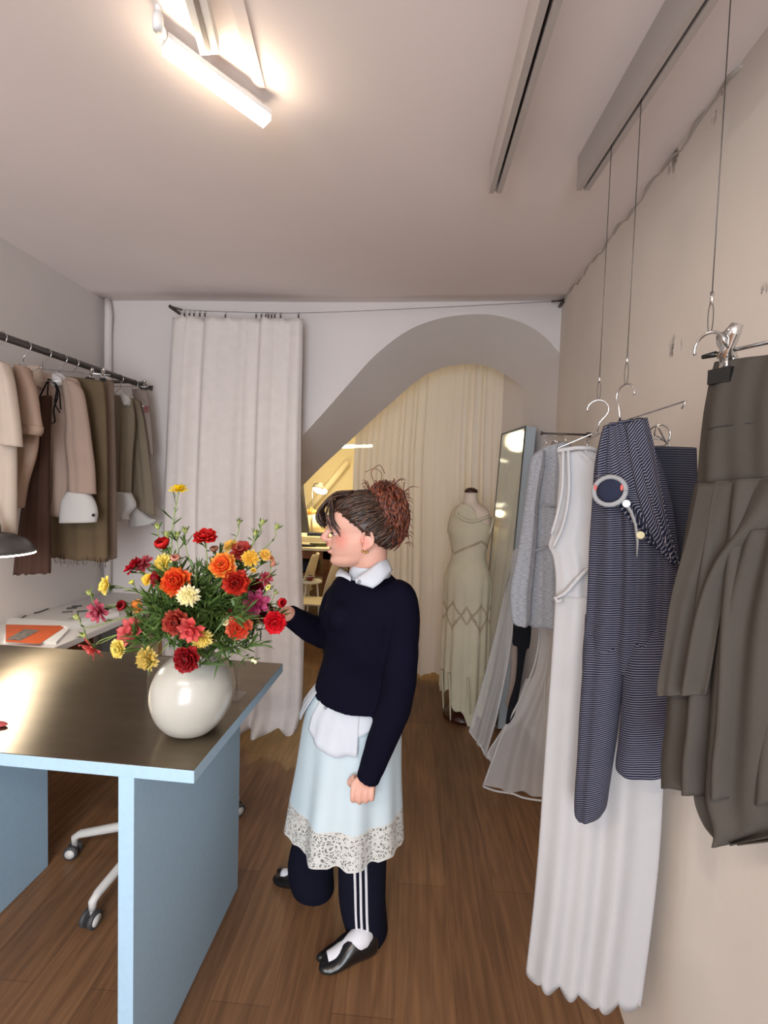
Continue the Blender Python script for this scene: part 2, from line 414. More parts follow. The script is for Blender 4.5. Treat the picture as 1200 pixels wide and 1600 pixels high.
# ------------------------------------------------------------------ ceiling rails
def rail(px_end, x, label, y0, y1=.1, z0=None):
    zb = lambda y: ceil_z(x, y)-.093
    r = thing('ceiling_rail', label, 'rail', (x, y1, zb(y1)), 'aluminium rails under the ceiling')
    mb = MB(); ya, yb = y0, y1; w = .018
    n_ = 14; ys = np.linspace(ya, yb, n_)
    def prof(y):      # channel open downwards
        z = zb(y); c = ceil_z(x, y)+.004; g = .0035; t = .010
        return [(x-w, y, c), (x-w, y, z), (x-g, y, z), (x-g, y, z+t), (x-w+.004, y, z+t), (x-w+.004, y, c-.004), (x+w-.004, y, c-.004), (x+w-.004, y, z+t), (x+g, y, z+t), (x+g, y, z), (x+w, y, z), (x+w, y, c)]
    mb.loft([prof(y) for y in ys], cap=True)
    mb.build('channel', TRACKM, r, smooth=False)
    MB().obox((x, ya-.012, zb(ya)+.048), (w*.8, 0, 0), (0, .010, 0), (0, 0, .044)).build('end_block', mat('rail_groove_end', (165, 158, 152), .5, .2), r, smooth=False)
    return r
rail(None, .175, 'shorter looking grey ceiling rail nearer the lamp', 1.335)
rail(None, .42, 'grey ceiling rail that carries the hanging wires by the right wall', 1.335)
WIRES = [(.42, .715, 1.835), (.42, .991, 1.826), (.42, 1.139, 1.823)]
lab = ['thin steel wire holding up the charcoal skirt', 'thin steel wire holding up the striped navy jumpsuit', 'thin steel wire holding up the long white dress']
for (x, y, z), l in zip(WIRES, lab):
    t = thing('hanging_wire', l, 'wire', (x, y, z), 'steel wires hanging from the ceiling rail')
    MB().tube([(x, y, z+.055), (x, y, ceil_z(x, y)-.085)], .0009, 6).build('cable', DARKM, t)
    MB().tube([(x, y, z+.06), (x, y, z+.042)], .0026, 8).build('crimp', CHROME, t)
    a = [(x+.004*math.sin(k/12*2*PI), y, z+.022+.024*math.cos(k/12*2*PI)) for k in range(13)]
    MB().tube(a, .0008, 5).build('loop', DARKM, t)

# ------------------------------------------------------------------ ceiling strip lamp
def make_ceiling_lamp():
    A = PZ(259, 74, 2.46); B = PZ(417, 190, 2.46); C = (A+B)/2
    t = thing('ceiling_lamp', 'glowing warm white strip lamp hanging under the ceiling', 'lamp', C)
    d = (B-A)/np.linalg.norm(B-A); s = np.cross(d, (0, 0, 1))
    em = mat('lamp_tube_glow', (255, 240, 215), .5, emit=(1, .80, .58), estr=64)
    MB().obox(C, (B-A)/2, s*.016, (0, 0, .006)).build('diffuser', em, t, smooth=False)
    MB().obox(C+np.array([0, 0, .0125]), (B-A)/2+d*.001, s*.0165, (0, 0, .006)).build('housing', WHITEP, t, smooth=False)
    g = PZ(247, 35, 2.47); MB().lathe(g, [(.0, -.015), (.009, -.015), (.010, .0), (.009, .015), (0, .015)], 16).build('adapter', WHITEP, t)
    MB().tube([g+np.array([0, 0, .02]), (g[0], g[1], ceil_z(g[0], g[1])+.002)], .006, 8).build('stem', WHITEP, t)
    MB().tube([g, A+np.array([0, 0, .02])], .007, 8).build('arm', WHITEP, t)
make_ceiling_lamp()
r = thing('lamp_track', 'white ceiling track with a dark groove running to the strip lamp', 'track', (-.48, .9, 2.55))
zc = lambda y: ceil_z(-.48, y)
a = PZ(313, 0, 2.62); b_ = PZ(328, 62, 2.62); e = PZ(378, 132, 2.62)
def onc(p, dz=0): return np.array([p[0], p[1], ceil_z(p[0], p[1])+dz])
def CP(px, py):
    z = 2.5
    for _ in range(12): q = PZ(px, py, z); z = ceil_z(q[0], q[1])
    return PZ(px, py, z)
a = CP(313, 0); b_ = CP(328, 62); e = CP(378, 132)
d = (b_-a)/np.linalg.norm(b_-a)*.25; a0 = a-d*1.2
mb = MB(); mb.prism([onc(a0, -.001)+np.array([-.02, 0, 0]), onc(a0, -.03)+np.array([-.02, 0, 0]), onc(a0, -.03)+np.array([.02, 0, 0]), onc(a0, -.001)+np.array([.02, 0, 0])], onc(b_)-onc(a0))
mb.build('track_body', WHITEP, r, smooth=False)
MB().prism([onc(a0, -.0315)+np.array([-.005, 0, 0]), onc(a0, -.0295)+np.array([-.005, 0, 0]), onc(a0, -.0295)+np.array([.005, 0, 0]), onc(a0, -.0315)+np.array([.005, 0, 0])], (onc(b_)-onc(a0))*.97).build('groove', mat('groove', (120, 110, 104), .6), r, smooth=False)
tag(MB().prism([onc(a0, -.001)+np.array([.03, 0, 0]), onc(a0, -.01)+np.array([.03, 0, 0]), onc(a0, -.01)+np.array([.055, 0, 0]), onc(a0, -.001)+np.array([.055, 0, 0])], onc(e)-onc(a0)).build('cable_duct', CEIL, smooth=False), 'flat painted cable duct on the ceiling beside the lamp track', 'cable duct')

# ------------------------------------------------------------------ curtains
cw = thing('curtain_wire', 'thin curtain wire strung across the back wall above the arch', 'wire', P(268, 481, 2.62))
ca = P(284, 484, 2.62); cb_ = P(862, 471, 2.66); mid = P(470, 489, 2.62)
MB().tube(crom([ca, P(350, 487, 2.62), mid, P(650, 482, 2.64), cb_], 30), .0016, 6).build('cable', DARKM, cw)
for p, q in ((P(266, 479, 2.62), ca), (cb_, P(881, 469.5, 2.67))):
    MB().tube([p, q], .006, 10).build('tensioner', DARKM, cw)
    e_ = p if p[0] < -1 else q
    MB().tube([e_-np.array([0, .004, 0]), e_+np.array([0, .1, 0])], .010, 12).build('wall_mount', DARKM, cw)
cur = thing('curtain', 'cream floor length curtain hanging from clips at the left of the arch', 'curtain', P(360, 1150, 2.6))
def ypl(Y): return yplane(Y)
def curtain(name, rows, Y, m, parent, nf, amp, seed, calm=None, w2a=.16, nu=220, nv=60, sag=0, pool=0, top=.5, th=.0012):
    R = crom(rows, nv); w = waves(nf, seed, 7); w2 = waves(nf*2.1, seed+3, 5); V = []; pl = yplane(Y)
    sp = waves(14, seed+5)
    for j in range(nv):
        v = j/(nv-1); L = pl(R[j][0], R[j][1]); Q = pl(R[j][2], R[j][3])
        for i in range(nu+1):
            u = i/nu; a = amp*(top+(1-top)*min(1, v*1.6))
            if calm: a *= 1-.8*math.exp(-((u-calm[0])/calm[1])**2)
            s = w(u+.01*math.sin(4*v), v*.35); s = math.copysign(abs(s)**.8, s)
            off = a*(s+w2a*w2(u, v*.5)); z = 0
            if j < 4: z -= sag*(.5+.5*sp(u))*(1-j/4)
            p = L+(Q-L)*u; x = p[0]+.35*amp*w2(u+.3, v*.5)
            V.append((x, p[1]-off-(pool*max(0, v-.93)/.07*(.5+.5*w(u))), max(.003, p[2]+z+(.02*w(u*1.3) if v > .97 else 0))))
    Fs = [(j*(nu+1)+i, (j+1)*(nu+1)+i, (j+1)*(nu+1)+i+1, j*(nu+1)+i+1) for j in range(nv-1) for i in range(nu)]
    o = obj(name, V, Fs, m, parent)
    if th: solid(o, th)
    return o
curtain('cloth', [(267,493,474,496),(262,560,473,560),(258,640,471,640),(254,720,470,720),(250,800,470,800),(248,900,473,900),(247,1000,475,1000),(247,1090,473,1090),(247,1150,469,1134)], 2.60, LINEN, cur, 5.2, .050, 11, sag=.018, pool=.13, calm=(.44, .13), w2a=.25)
for px in (289, 297, 304, 313, 321, 353, 401, 409, 416, 420, 425, 430, 439, 467):
    t_ = P(px, 487 if px < 330 else 489, 2.62)
    k = MB(); k.tube([(t_[0]+.006*math.sin(a), t_[1], t_[2]-.004+.007*math.cos(a)) for a in np.linspace(0, 2*PI, 11)], .0012, 5)
    k.obox((t_[0], t_[1]-.006, t_[2]-.022), (.004, 0, 0), (0, .003, 0), (0, 0, .010)); k.build('curtain_clip', DARKM, cur)
sc_ = thing('sheer_curtain', 'tall sheer white curtain closing off the room behind the arch', 'curtain', P(680, 1060, 3.72))
curtain('cloth', [(566,560,790,560),(560,640,787,640),(553,720,785,720),(551,800,784,800),(549,900,782,900),(547,1000,780,1000),(546,1062,778,1045)], 3.72, SHEERC, sc_, 10, .035, 5, th=0)
hm = P(640, 1020, 3.70)

# ------------------------------------------------------------------ room behind: cutting table, lamp, chair, clutter
dk = thing('work_table', 'wooden work table with a cream top in the room behind the arch', 'table', (-1.6, 5.6, 0))
x1 = P(512, 850, 5.0)[0]; zt = P(500, 857, 5.0)[2]
bevel(MB().box((-2.9, 5.0, zt-.03), (x1+.06, 6.9, zt)).build('tabletop', mat('cream_laminate', (226, 214, 180), .5), dk, smooth=False))
MB().box((-2.9, 5.03, zt-.13), (x1+.02, 5.06, zt-.03)).build('apron', WOODR, dk, smooth=False)
for (x, y) in ((x1-.06, 5.03), (x1-.06, 6.8), (-2.85, 5.03), (-2.85, 6.8)):
    MB().box((x, y, 0), (x+.08, y+.08, zt-.03)).build('leg', WOODR, dk, smooth=False)
MB().box((-2.85, 5.1, .55), (x1-.06, 6.8, .58)).build('shelf', WOODR, dk, smooth=False)
tag(MB().lathe((-2.6, 6.5, zt+.17), [(0, 0), (.17, 0), (.17, 1.55), (0, 1.55)], 24, ax=(1, 0, 0)).build('fabric_roll', fabric('cream_roll', (232, 220, 188))), 'thick cream fabric roll lying at the back of the work table', 'fabric roll')
tag(bevel(MB().box((-2.6, 5.55, zt), (x1-.02, 6.2, zt+.07)).build('paper_stack', mat('paper', (236, 226, 196), .8), smooth=False)), 'low stack of cream pattern paper in front of the fabric roll', 'paper stack')
p = P(496, 848, 5.15); tag(bevel(MB().obox((p[0], 5.2, zt+.02), (.10, .02, 0), (-.01, .03, 0), (0, 0, .02)).build('tape_dispenser', mat('green_plastic', (92, 98, 44), .5), smooth=False)), 'small olive green tool on the front of the work table', 'tool')
p = P(478, 852, 5.1); tag(MB().obox((p[0], 5.15, zt+.012), (.09, .03, 0), (-.02, .05, 0), (0, 0, .012)).build('scissors_case', BLACK, smooth=False), 'flat black case beside the green tool on the work table', 'case')
p = P(500, 832, 5.9); tag(bevel(MB().obox((p[0], 5.75, zt+.09), (.13, .02, 0), (-.01, .06, 0), (0, 0, .02)).build('fabric_fold', fabric('blue_cloth', (58, 66, 84)), smooth=False), .01), 'folded dark blue cloth on the paper stack', 'cloth')
p = P(486, 783, 6.5); tag(MB().ell((p[0], 6.42, zt+.355), (.12, 0, 0), (0, .06, 0), (.02, 0, .035)).ell((p[0]+.03, 6.42, zt+.375), (.03, 0, 0), (0, .04, 0), (0, 0, .05)).build('cloth_scrap', fabric('ochre_cloth', (214, 160, 84))), 'crumpled ochre cloth scrap on top of the fabric roll', 'cloth')
# desk lamp
LP = P(501, 768, 6.3)
dl = thing('work_lamp', 'lit jointed work lamp glowing over the work table in the back room', 'lamp', (LP[0]-.2, 6.3, zt))
MB().lathe((LP[0]-.12, 6.32, zt), [(0, 0), (.08, 0), (.08, .02), (.01, .03), (0, .03)], 20).build('base', STEEL, dl)
MB().tube([(LP[0]-.12, 6.32, zt+.02), (LP[0]-.13, 6.32, LP[2]+.04), (LP[0]-.10, 6.32, LP[2]+.11), (LP[0], 6.3, LP[2]+.12)], .009, 8).build('arm', STEEL, dl)
MB().lathe((LP[0], 6.3, LP[2]+.10), [(.012, .03), (.035, 0), (.10, -.07), (.097, -.07), (.03, -.003), (0, 0)], 24, ax=(.25, .15, 1)).build('shade', mat('white_shade', (240, 235, 220), .5), dl)
MB().ell((LP[0], 6.28, LP[2]+.015), (.10, 0, -.015), (0, .06, 0), (0, 0, .05)).build('bulb', mat('bulb_glow', (255, 245, 225), .5, emit=(1, .9, .7), estr=14), dl)
point_light('work_lamp_light', (LP[0]+.02, 6.2, LP[2]-.12), 16, (1, .78, .45), .05)
# sloping pipe on the far wall, tube light, storage box
tag(MB().tube([P(543, 722, 7.2), P(478, 802, 7.2)], .055, 14).build('sloping_pipe', mat('cream_pipe', (232, 222, 190), .6)), 'cream pipe sloping down the far wall behind the work lamp', 'pipe')
tl = P(534, 698, 5.6); tr_ = P(582, 697, 5.6)
tt = thing('tube_light', 'thin bright tube light seen at the edge of the sheer curtain', 'lamp', tl)
MB().tube([tl, tr_], .018, 10).build('tube', mat('tube_glow', (255, 250, 240), .5, emit=(1, .86, .6), estr=16), tt)
MB().obox((tl+tr_)/2+np.array([0, 0, .03]), (tr_-tl)/2, (0, .03, 0), (0, 0, .012)).build('housing', WHITEP, tt, smooth=False)
for q in (tl, tr_): MB().tube([q+np.array([0, 0, .03]), (q[0], q[1], 2.86)], .003, 6).build('suspension', WHITEP, tt)
point_light('back_room_light', (-1.2, 5.6, 2.45), 45, (1, .80, .48), .15)
lb = P(476, 800, 6.0)
tag(MB().prism([P(464, 837, 6.05), P(484, 837, 6.05), P(474, 757, 6.15), P(464, 735, 6.15)], (0, .03, 0)).build('picture_board', mat('dark_print', (64, 60, 58), .5), smooth=False), 'dark printed board leaning at the left end of the work table', 'board')
def side_chair(px, py, Y, s, lab):
    c = P(px, py, Y); t = thing('side_chair', lab, 'chair', (c[0], Y, 0), 'white shell chairs at the work table')
    wm = mat('cream_plastic', (226, 214, 186), .4)
    x, y = c[0], Y
    V = []; nn = 14; mm = 9
    for j in range(nn):
        v = j/(nn-1); h = .46+.42*v; bw = .19*math.sin(PI*(.25+.6*v)); back = .19+.10*v
        for i in range(mm):
            u = -1+2*i/(mm-1); V.append((x-s*(-.02)+back*s-.05*s*(u*u), y+bw*u, h))
    Fs = [(j*mm+i, j*mm+i+1, (j+1)*mm+i+1, (j+1)*mm+i) for j in range(nn-1) for i in range(mm-1)]
    solid(obj('backrest', V, Fs, wm, t), .012)
    bevel(MB().box((x-.12, y-.16, .44), (x+.21, y+.16, .46)).build('seat', wm, t, smooth=False), .009)
    for dx, dy in ((-1, -1), (1, -1), (1, 1), (-1, 1)):
        MB().tube([(x+.15*dx, y+.15*dy, .44), (x+.21*dx, y+.2*dy, 0)], .011, 8).build('leg', STEEL, t)
side_chair(483, 940, 4.35, 1, 'cream shell chair whose curved back shows beside the dark sweater')
side_chair(455, 900, 4.75, 1, 'cream shell chair mostly hidden behind the left curtain')
tag(bevel(MB().box((-1.9, 5.2, .585), (-1.35, 5.7, .70)).build('fabric_pile', fabric('dark_pile', (44, 46, 56)), smooth=False), .02), 'dark folded fabric on the shelf under the work table', 'fabric pile')
q = P(485, 898, 4.6); tt = thing('tea_mug', 'small red and white cup near the cream chair', 'cup', (q[0], q[1], q[2]-.06))
st = thing('side_stool', 'small white stool carrying the red cup', 'stool', (q[0], q[1]+.02, 0))
MB().lathe((q[0], q[1]+.02, q[2]-.085), [(0, 0), (.12, 0), (.12, .02), (0, .02)], 20).build('seat', WHITEP, st)
for a in range(3): MB().tube([(q[0]+.07*math.cos(a*2.1), q[1]+.02+.07*math.sin(a*2.1), q[2]-.08), (q[0]+.12*math.cos(a*2.1), q[1]+.02+.12*math.sin(a*2.1), 0)], .01, 8).build('leg', WHITEP, st)
MB().lathe((q[0], q[1], q[2]-.065), [(0, 0), (.02, 0), (.045, .05), (.04, .05), (.018, .005), (0, .005)], 20).build('body', mat('red_glaze', (130, 30, 26), .3), tt)
MB().lathe((q[0], q[1], q[2]-.016), [(.047, 0), (.047, .006), (.04, .006), (.04, 0)], 20).build('rim', WHITEP, tt)
for k, (px, w_) in enumerate(((520, .05), (527, .04), (534, .06))):
    b3 = P(px, 1000, 5.3); tag(MB().box((b3[0], 5.25, .0), (b3[0]+w_, 5.6, .62-.05*k)).build('storage_file', mat('grey_file_%d' % k, [(128, 126, 118), (86, 84, 80), (150, 146, 136)][k], .6), smooth=False), ['pale grey file standing right of the table leg, nearest it', 'dark grey file standing between two paler files', 'light grey file standing furthest right of the table leg'][k], 'file', 'files beside the work table')
# ------------------------------------------------------------------ leaning mirror
def mirror():
    # face plane: near edge and far edge, leaning back to the right
    Tn = P(822, 666, 2.95); Tf = P(784, 690, 3.34); Tf[2] = Tn[2]
    Bn = np.array([Tn[0]-.10, Tn[1]-.0, 0.012]); Bf = np.array([Tf[0]-.10, Tf[1], 0.012])
    t = thing('leaning_mirror', 'tall pale framed mirror leaning against the wall behind the dress form', 'mirror', (Bn+Bf)/2)
    e = (Tf-Tn)/np.linalg.norm(Tf-Tn); upv = (Tn-Bn)/np.linalg.norm(Tn-Bn); nn = np.cross(e, upv)
    if nn[0] > 0: nn = -nn
    FRM = mat('mirror_frame', (176, 188, 196), .5)
    back = -nn*.07
    MB().prism([Bn, Bf, Tf, Tn], back).build('frame', FRM, t, smooth=False)
    i = .012
    a, b_, c_, d_ = Bn+e*i+upv*i, Bf-e*i+upv*i, Tf-e*i-upv*i, Tn+e*i-upv*i
    MB().prism([a+nn*.001, b_+nn*.001, c_+nn*.001, d_+nn*.001], nn*.002).build('glass', mat('mirror_glass', (200, 208, 208), .06, 1), t, smooth=False)
    ed = mat('mirror_edge', (110, 112, 110), .4, .6)
    k = MB()
    for p_, q_ in ((Bn, Tn), (Tn, Tf), (Tf, Bf)): k.tube([p_+nn*.002, q_+nn*.002], .004, 6)
    k.build('edge_trim', ed, t)
mirror()

# ------------------------------------------------------------------ dress form and the cream dress on it
mx, my = .325, 3.12
mn = thing('dress_form', 'linen dress form with a dark wooden neck cap and base', 'mannequin', (mx, my, 0))
def er(cx, cy, z, a, b, n=40, rot=-.5): return [(cx+a*math.cos(t)*math.cos(rot)-b*math.sin(t)*math.sin(rot), cy+a*math.cos(t)*math.sin(rot)+b*math.sin(t)*math.cos(rot), z) for t in np.linspace(0, 2*PI, n, endpoint=False)]
zt_ = P(735, 757, my)[2]
bod = [(.90, .155, .115), (1.0, .165, .12), (1.08, .145, .105), (1.18, .115, .085), (1.27, .130, .10), (1.36, .150, .115), (1.44, .150, .095), (1.50, .125, .075), (1.535, .075, .06), (1.56, .05, .05), (1.615, .045, .045)]
MB().loft([er(mx, my, z-.02, a, b) for z, a, b in crom(bod, 30)]).build('torso', SKINV, mn)
MB().lathe((mx, my, 1.595), [(0, 0), (.047, 0), (.048, .008), (.042, .022), (.02, .034), (0, .036)], 24).build('neck_cap', DWOOD, mn)
MB().lathe((mx, my, 0), [(0, 0), (.14, 0), (.14, .03), (.10, .045), (.05, .09), (.028, .14), (.022, .4), (.03, .5), (.02, .6), (.02, .95), (0, .95)], 28).build('base', DWOOD, mn)
DRESSM = fabric('pale_cream_silk', (200, 191, 166), .04)
LACED = fabric('taupe_lace_inset', (168, 152, 128), .15)
dr = thing('evening_dress', 'pale cream silk dress with lace insets and ragged hem on the dress form', 'dress', (mx, my, .1))
V = []; UV = []; nu = 240; nv = 150
prof = [(1.50, .118, .082), (1.42, .152, .108), (1.34, .156, .122), (1.26, .136, .106), (1.17, .122, .094), (1.08, .150, .112), (1.0, .172, .128), (.92, .172, .130), (.78, .168, .13), (.6, .170, .135), (.35, .172, .14), (.18, .170, .14), (.05, .168, .14)]
pr = crom(prof, nv); wf1 = waves(11, 4, 5)
mats_idx = []
for j in range(nv):
    z, a, b = pr[j]; v = j/(nv-1)
    for i in range(nu):
        t = 2*PI*i/nu; k = 1+.16*max(0, v-.42)*wf1(i/nu, 0)
        c, s = math.cos(t), math.sin(t)
        # ragged hem: shorter on the far left, dipping on the near right
        low = .17+.10*math.cos(t-2.6)+.05*math.sin(3*t+1)+.035*math.sin(9*t)
        zz = 1.50-(1.50-max(z, 0))*((1.50-low)/1.45) if z < .9 else z
        zz = z if z >= .9 else .9-(.9-z)*((.9-low)/(.85))
        if j < 16: zz -= (1-j/16)*(.05*math.cos(2*t)+.03*(1+math.sin(t+1)))
        R_ = er(mx, my, zz-.02, a*k, b*k, 1)
        rot = -.5; x = a*k*c; y = b*k*s
        V.append((mx+x*math.cos(rot)-y*math.sin(rot), my+x*math.sin(rot)+y*math.cos(rot), zz-.02))
Fs = []; F2 = []
for j in range(nv-1):
    for i in range(nu):
        q = (j*nu+i, (j+1)*nu+i, (j+1)*nu+(i+1) % nu, j*nu+(i+1) % nu); Fs.append(q)
o = obj('bodice_and_skirt', V, Fs, [DRESSM, LACED], dr)
for idx, p in enumerate(o.data.polygons):
    j, i = divmod(idx, nu); u = i/nu; z = V[j*nu+i][2]
    zig = abs(((u*5) % 1)-.5)*2
    if abs(z-(.66+.16*zig)) < .016 or abs(z-(.84-.13*zig)) < .013 or abs(z-(1.17+.10*abs(((u*2+.2) % 1)-.5)*2)) < .010: p.material_index = 1
solid(o, .002)
for s0, (a0_, a1_) in enumerate((((-.10, -.06), (.03, .02)), ((.12, -.09), (.03, .02)))):
    pts = [(mx+a0_[0] if hasattr(a0_, '__len__') else 0, my-.08, 1.36)]
for sgn in (-1, 1):
    MB().tube(crom([(mx+sgn*.115, my-.055-.03*sgn, 1.40), (mx+sgn*.085, my-.05, 1.485), (mx+sgn*.055, my-.005, 1.52), (mx+sgn*.08, my+.055, 1.46)], 14), .009, 8).build('strap', DRESSM, dr)
MB().tube(crom([(mx+.12, my-.10, 1.44), (mx+.0, my-.14, 1.40), (mx-.10, my-.075, 1.44), (mx-.06, my-.04, 1.50)], 14), .010, 8).build('neck_drape', DRESSM, dr)
for sgn in (-1, 1):
    rr = [(mx+sgn*.135+.012*math.cos(a), my-.02+.045*math.sin(a)-.05*sgn, 1.37+.06*math.cos(a)) for a in np.linspace(0, 2*PI, 20)]
    MB().tube(rr, .008, 6).build('armhole_binding', DRESSM, dr)
rg = MB()
for k, (u0, zlen) in enumerate(((-2.5, .12), (-2.0, .17), (-1.2, .1), (-.6, .14))):
    x0, y0 = mx+.17*math.cos(u0-.3), my+.14*math.sin(u0-.3)
    rg.tube(crom([(x0, y0, .34), (x0*1.0+.01, y0-.02, .22), (x0+.02, y0-.03, .20-zlen)], 12), [.03*(1-.05*i) for i in range(12)], 8, flat=.35)
rg.build('ragged_panel', DRESSM, dr)

# ------------------------------------------------------------------ hangers
def wire_hanger(label, hook, L, R_, apex=None, group='wire hangers on the right', loc=None, bar=True, r=.0017, flip=1, name='wire_hanger', mt=None):
    """hook = top of the hook (3D), apex = where the shoulders meet, L/R_ = shoulder ends."""
    hook, L, R_ = [np.array(q, float) for q in (hook, L, R_)]
    apex = np.array(apex, float) if apex is not None else hook-np.array([0, 0, .075])
    t = thing(name, label, 'hanger', hook, group); mt = mt or CHROME
    d = (R_-L); d[2] = 0; d /= np.linalg.norm(d)
    c = hook-np.array([0, 0, .024])
    pts = [c+.024*(math.cos(a)*d*flip+math.sin(a)*np.array([0, 0, 1])) for a in np.linspace(PI*1.05, -.25*PI, 18)]
    pts += [apex+np.array([0, 0, .025])+d*flip*.004, apex]
    MB().tube(pts, r*1.15, 8).build('hook', mt, t)
    m = MB(); dn = np.array([0, 0, -.012])
    m.tube([apex, apex+(L-apex)*.15+np.array([0, 0, .002]), L+(apex-L)*.06, L, L+dn+(R_-L)*.03], r, 8)
    m.tube([apex, apex+(R_-apex)*.15+np.array([0, 0, .002]), R_+(apex-R_)*.06, R_, R_+dn+(L-R_)*.03], r, 8)
    if bar: m.tube([L+dn+(R_-L)*.03, R_+dn+(L-R_)*.03], r, 8)
    m.build('shoulders', mt, t); return t
def clip(parent, p, ax, s=1.0, fat=0):
    p = np.array(p, float); ax = np.array(ax, float)/np.linalg.norm(ax); n = np.cross(ax, (0, 0, 1)); up = np.array([0, 0, 1.])
    m = MB()
    for sg in (-1, 1):
        m.tube([p+n*sg*.006*s-up*.026*s, p+n*sg*.006*s-up*.008*s], .008*s, 8, flat=.25)
        m.tube([p+n*sg*.005*s-up*.010*s, p+n*sg*.004*s+up*.004*s+ax*sg*.003*s, p+n*sg*.012*s+up*.016*s+ax*sg*.012*s, p+n*sg*.013*s+up*.024*s+ax*sg*.017*s], [.008*s, .007*s, .0085*s, .006*s], 8)
    cl = m.build('clip_spring', CHROME, parent)
    MB().obox(p-up*.030*s, ax*.0125*s, n*(.0068+.006*fat/.3)*s, up*.0085*s).build('clip_pad', BLACK, cl, smooth=False)

# ------------------------------------------------------------------ garments hanging on the right, near to far
# charcoal skirt on a clip hanger
skp = vplane(P(1100, 557, .75), P(1200, 535, .67))
A = skp(1104, 556.5); B = skp(1250, 524)
ht = thing('clip_hanger', 'chrome clip hanger holding the charcoal skirt', 'hanger', WIRES[0])
hx = np.array(WIRES[0]); dd = (B-A)/np.linalg.norm(B-A)
MB().tube([A, B+dd*.12], .0028, 10).build('bar', CHROME, ht)
MB().tube([A-dd*.006, A+dd*.014], [.0035, .0048], 10).build('bar_tip', BLACK, ht)
hk = [hx+np.array([0, 0, 0])+.0+.022*(math.cos(a)*dd*-1*-1+math.sin(a)*np.array([0, 0, 1]))-np.array([0, 0, .022]) for a in np.linspace(PI*1.1, .05*PI, 14)]
MB().tube(hk+[A+dd*.035], .0022, 8).build('hook', CHROME, ht)
clip(ht, skp(1137, 548), dd, 1.3, .3); clip(ht, skp(1137, 548)+dd*.30, dd, 1.3, .3)
sk = thing('asymmetric_skirt', 'charcoal jersey skirt with tiered draped hem clipped to a chrome hanger', 'skirt', skp(1140, 560))
cloth('hip_yoke', [(1117,566,1290,545),(1108,600,1300,590),(1100,650,1310,640),(1094,700,1318,690),(1089,764,1325,745)], skp, CHAR, sk, t=.05, amp=.006, nf=3, seed=2, nv=24, top=.5, tt=.18)
MB().tube([skp.off(.024)(x, y) for x, y in ((1106,671),(1120,667),(1160,662),(1230,658))], .0008, 5).build('seam', mat('dark_seam', (44, 40, 38), .9), sk)  # thin darker line along the yoke seam
cloth('lower_skirt', [(1090,757,1325,742),(1080,800,1330,790),(1066,880,1340,870),(1054,960,1345,960),(1048,1040,1350,1050),(1044,1120,1350,1140),(1037,1180,1350,1200),(1037,1228,1350,1262)], skp, CHAR, sk, t=.07, amp=.020, nf=4.2, seed=5, nu=110, nv=50, hem=.012, hemn=6)
cloth('overlay_flounce', [(1092,757,1300,742),(1078,830,1240,800),(1052,930,1170,850),(1040,1010,1130,930),(1030,1070,1105,1060),(1030,1088,1100,1085)], skp, CHAR, sk, closed=False, amp=.012, nf=2.5, seed=8, lean=lambda v: .034+.015*v, nu=60, nv=40)
cloth('draped_panel', [(1152,830,1300,820),(1110,960,1305,930),(1092,1050,1310,1040),(1082,1150,1310,1160),(1075,1240,1310,1270),(1088,1290,1300,1300),(1112,1322,1160,1318)], skp, CHAR, sk, closed=False, amp=.022, nf=3, seed=12, lean=lambda v: .040, nu=80, nv=50)

# navy striped jumpsuit slipping off its hanger
def stripes(name, base, line, freq, width=.25, ang=0):
    m = mat(name, base, .9, spec=.2); nt = m.node_tree; b = nt.nodes['Principled BSDF']
    uv = N(m, 'ShaderNodeUVMap'); mp = N(m, 'ShaderNodeMapping'); mp.inputs['Rotation'].default_value = (0, 0, ang); nt.links.new(uv.outputs[0], mp.inputs[0])
    nz = N(m, 'ShaderNodeTexNoise'); nz.inputs['Scale'].default_value = 14; nt.links.new(mp.outputs[0], nz.inputs[0])
    sp = N(m, 'ShaderNodeSeparateXYZ'); nt.links.new(mp.outputs[0], sp.inputs[0])
    ad = N(m, 'ShaderNodeMath', operation='MULTIPLY_ADD'); ad.inputs[1].default_value = .006; nt.links.new(nz.outputs[0], ad.inputs[0]); nt.links.new(sp.outputs[1], ad.inputs[2])
    ml = N(m, 'ShaderNodeMath', operation='MULTIPLY'); ml.inputs[1].default_value = freq; nt.links.new(ad.outputs[0], ml.inputs[0])
    fr = N(m, 'ShaderNodeMath', operation='FRACT'); nt.links.new(ml.outputs[0], fr.inputs[0])
    lt = N(m, 'ShaderNodeMath', operation='LESS_THAN'); lt.inputs[1].default_value = width; nt.links.new(fr.outputs[0], lt.inputs[0])
    mx = N(m, 'ShaderNodeMix', data_type='RGBA'); mx.inputs[6].default_value = (*srgb(base), 1); mx.inputs[7].default_value = (*srgb(line), 1)
    nt.links.new(lt.outputs[0], mx.inputs[0]); nt.links.new(mx.outputs[2], b.inputs['Base Color']); return m
STR = stripes('navy_stripe', (28, 32, 54), (128, 124, 130), 205, .25)
STRD = stripes('navy_stripe_diagonal', (28, 32, 54), (136, 132, 138), 190, .28, .75)
STR2 = stripes('faded_navy_stripe', (40, 43, 58), (92, 92, 98), 200, .28)
GREYT = fabric('grey_trim', (150, 150, 152), .05)
w2 = np.array(WIRES[1])
jp = vplane((.405, 1.04), (.475, .86))
HL = jp(915, 690); HR = jp(1072, 626)
wire_hanger('thin chrome hanger tilted under the striped navy jumpsuit', w2, HL, HR, apex=jp(969, 661), flip=-1, bar=False)
jpx = vplane((.37, 1.08), (.53, .93))
js = thing('striped_jumpsuit', 'navy and white striped jumpsuit with grey trim sliding off a tilted hanger', 'jumpsuit', jpx(975, 670))
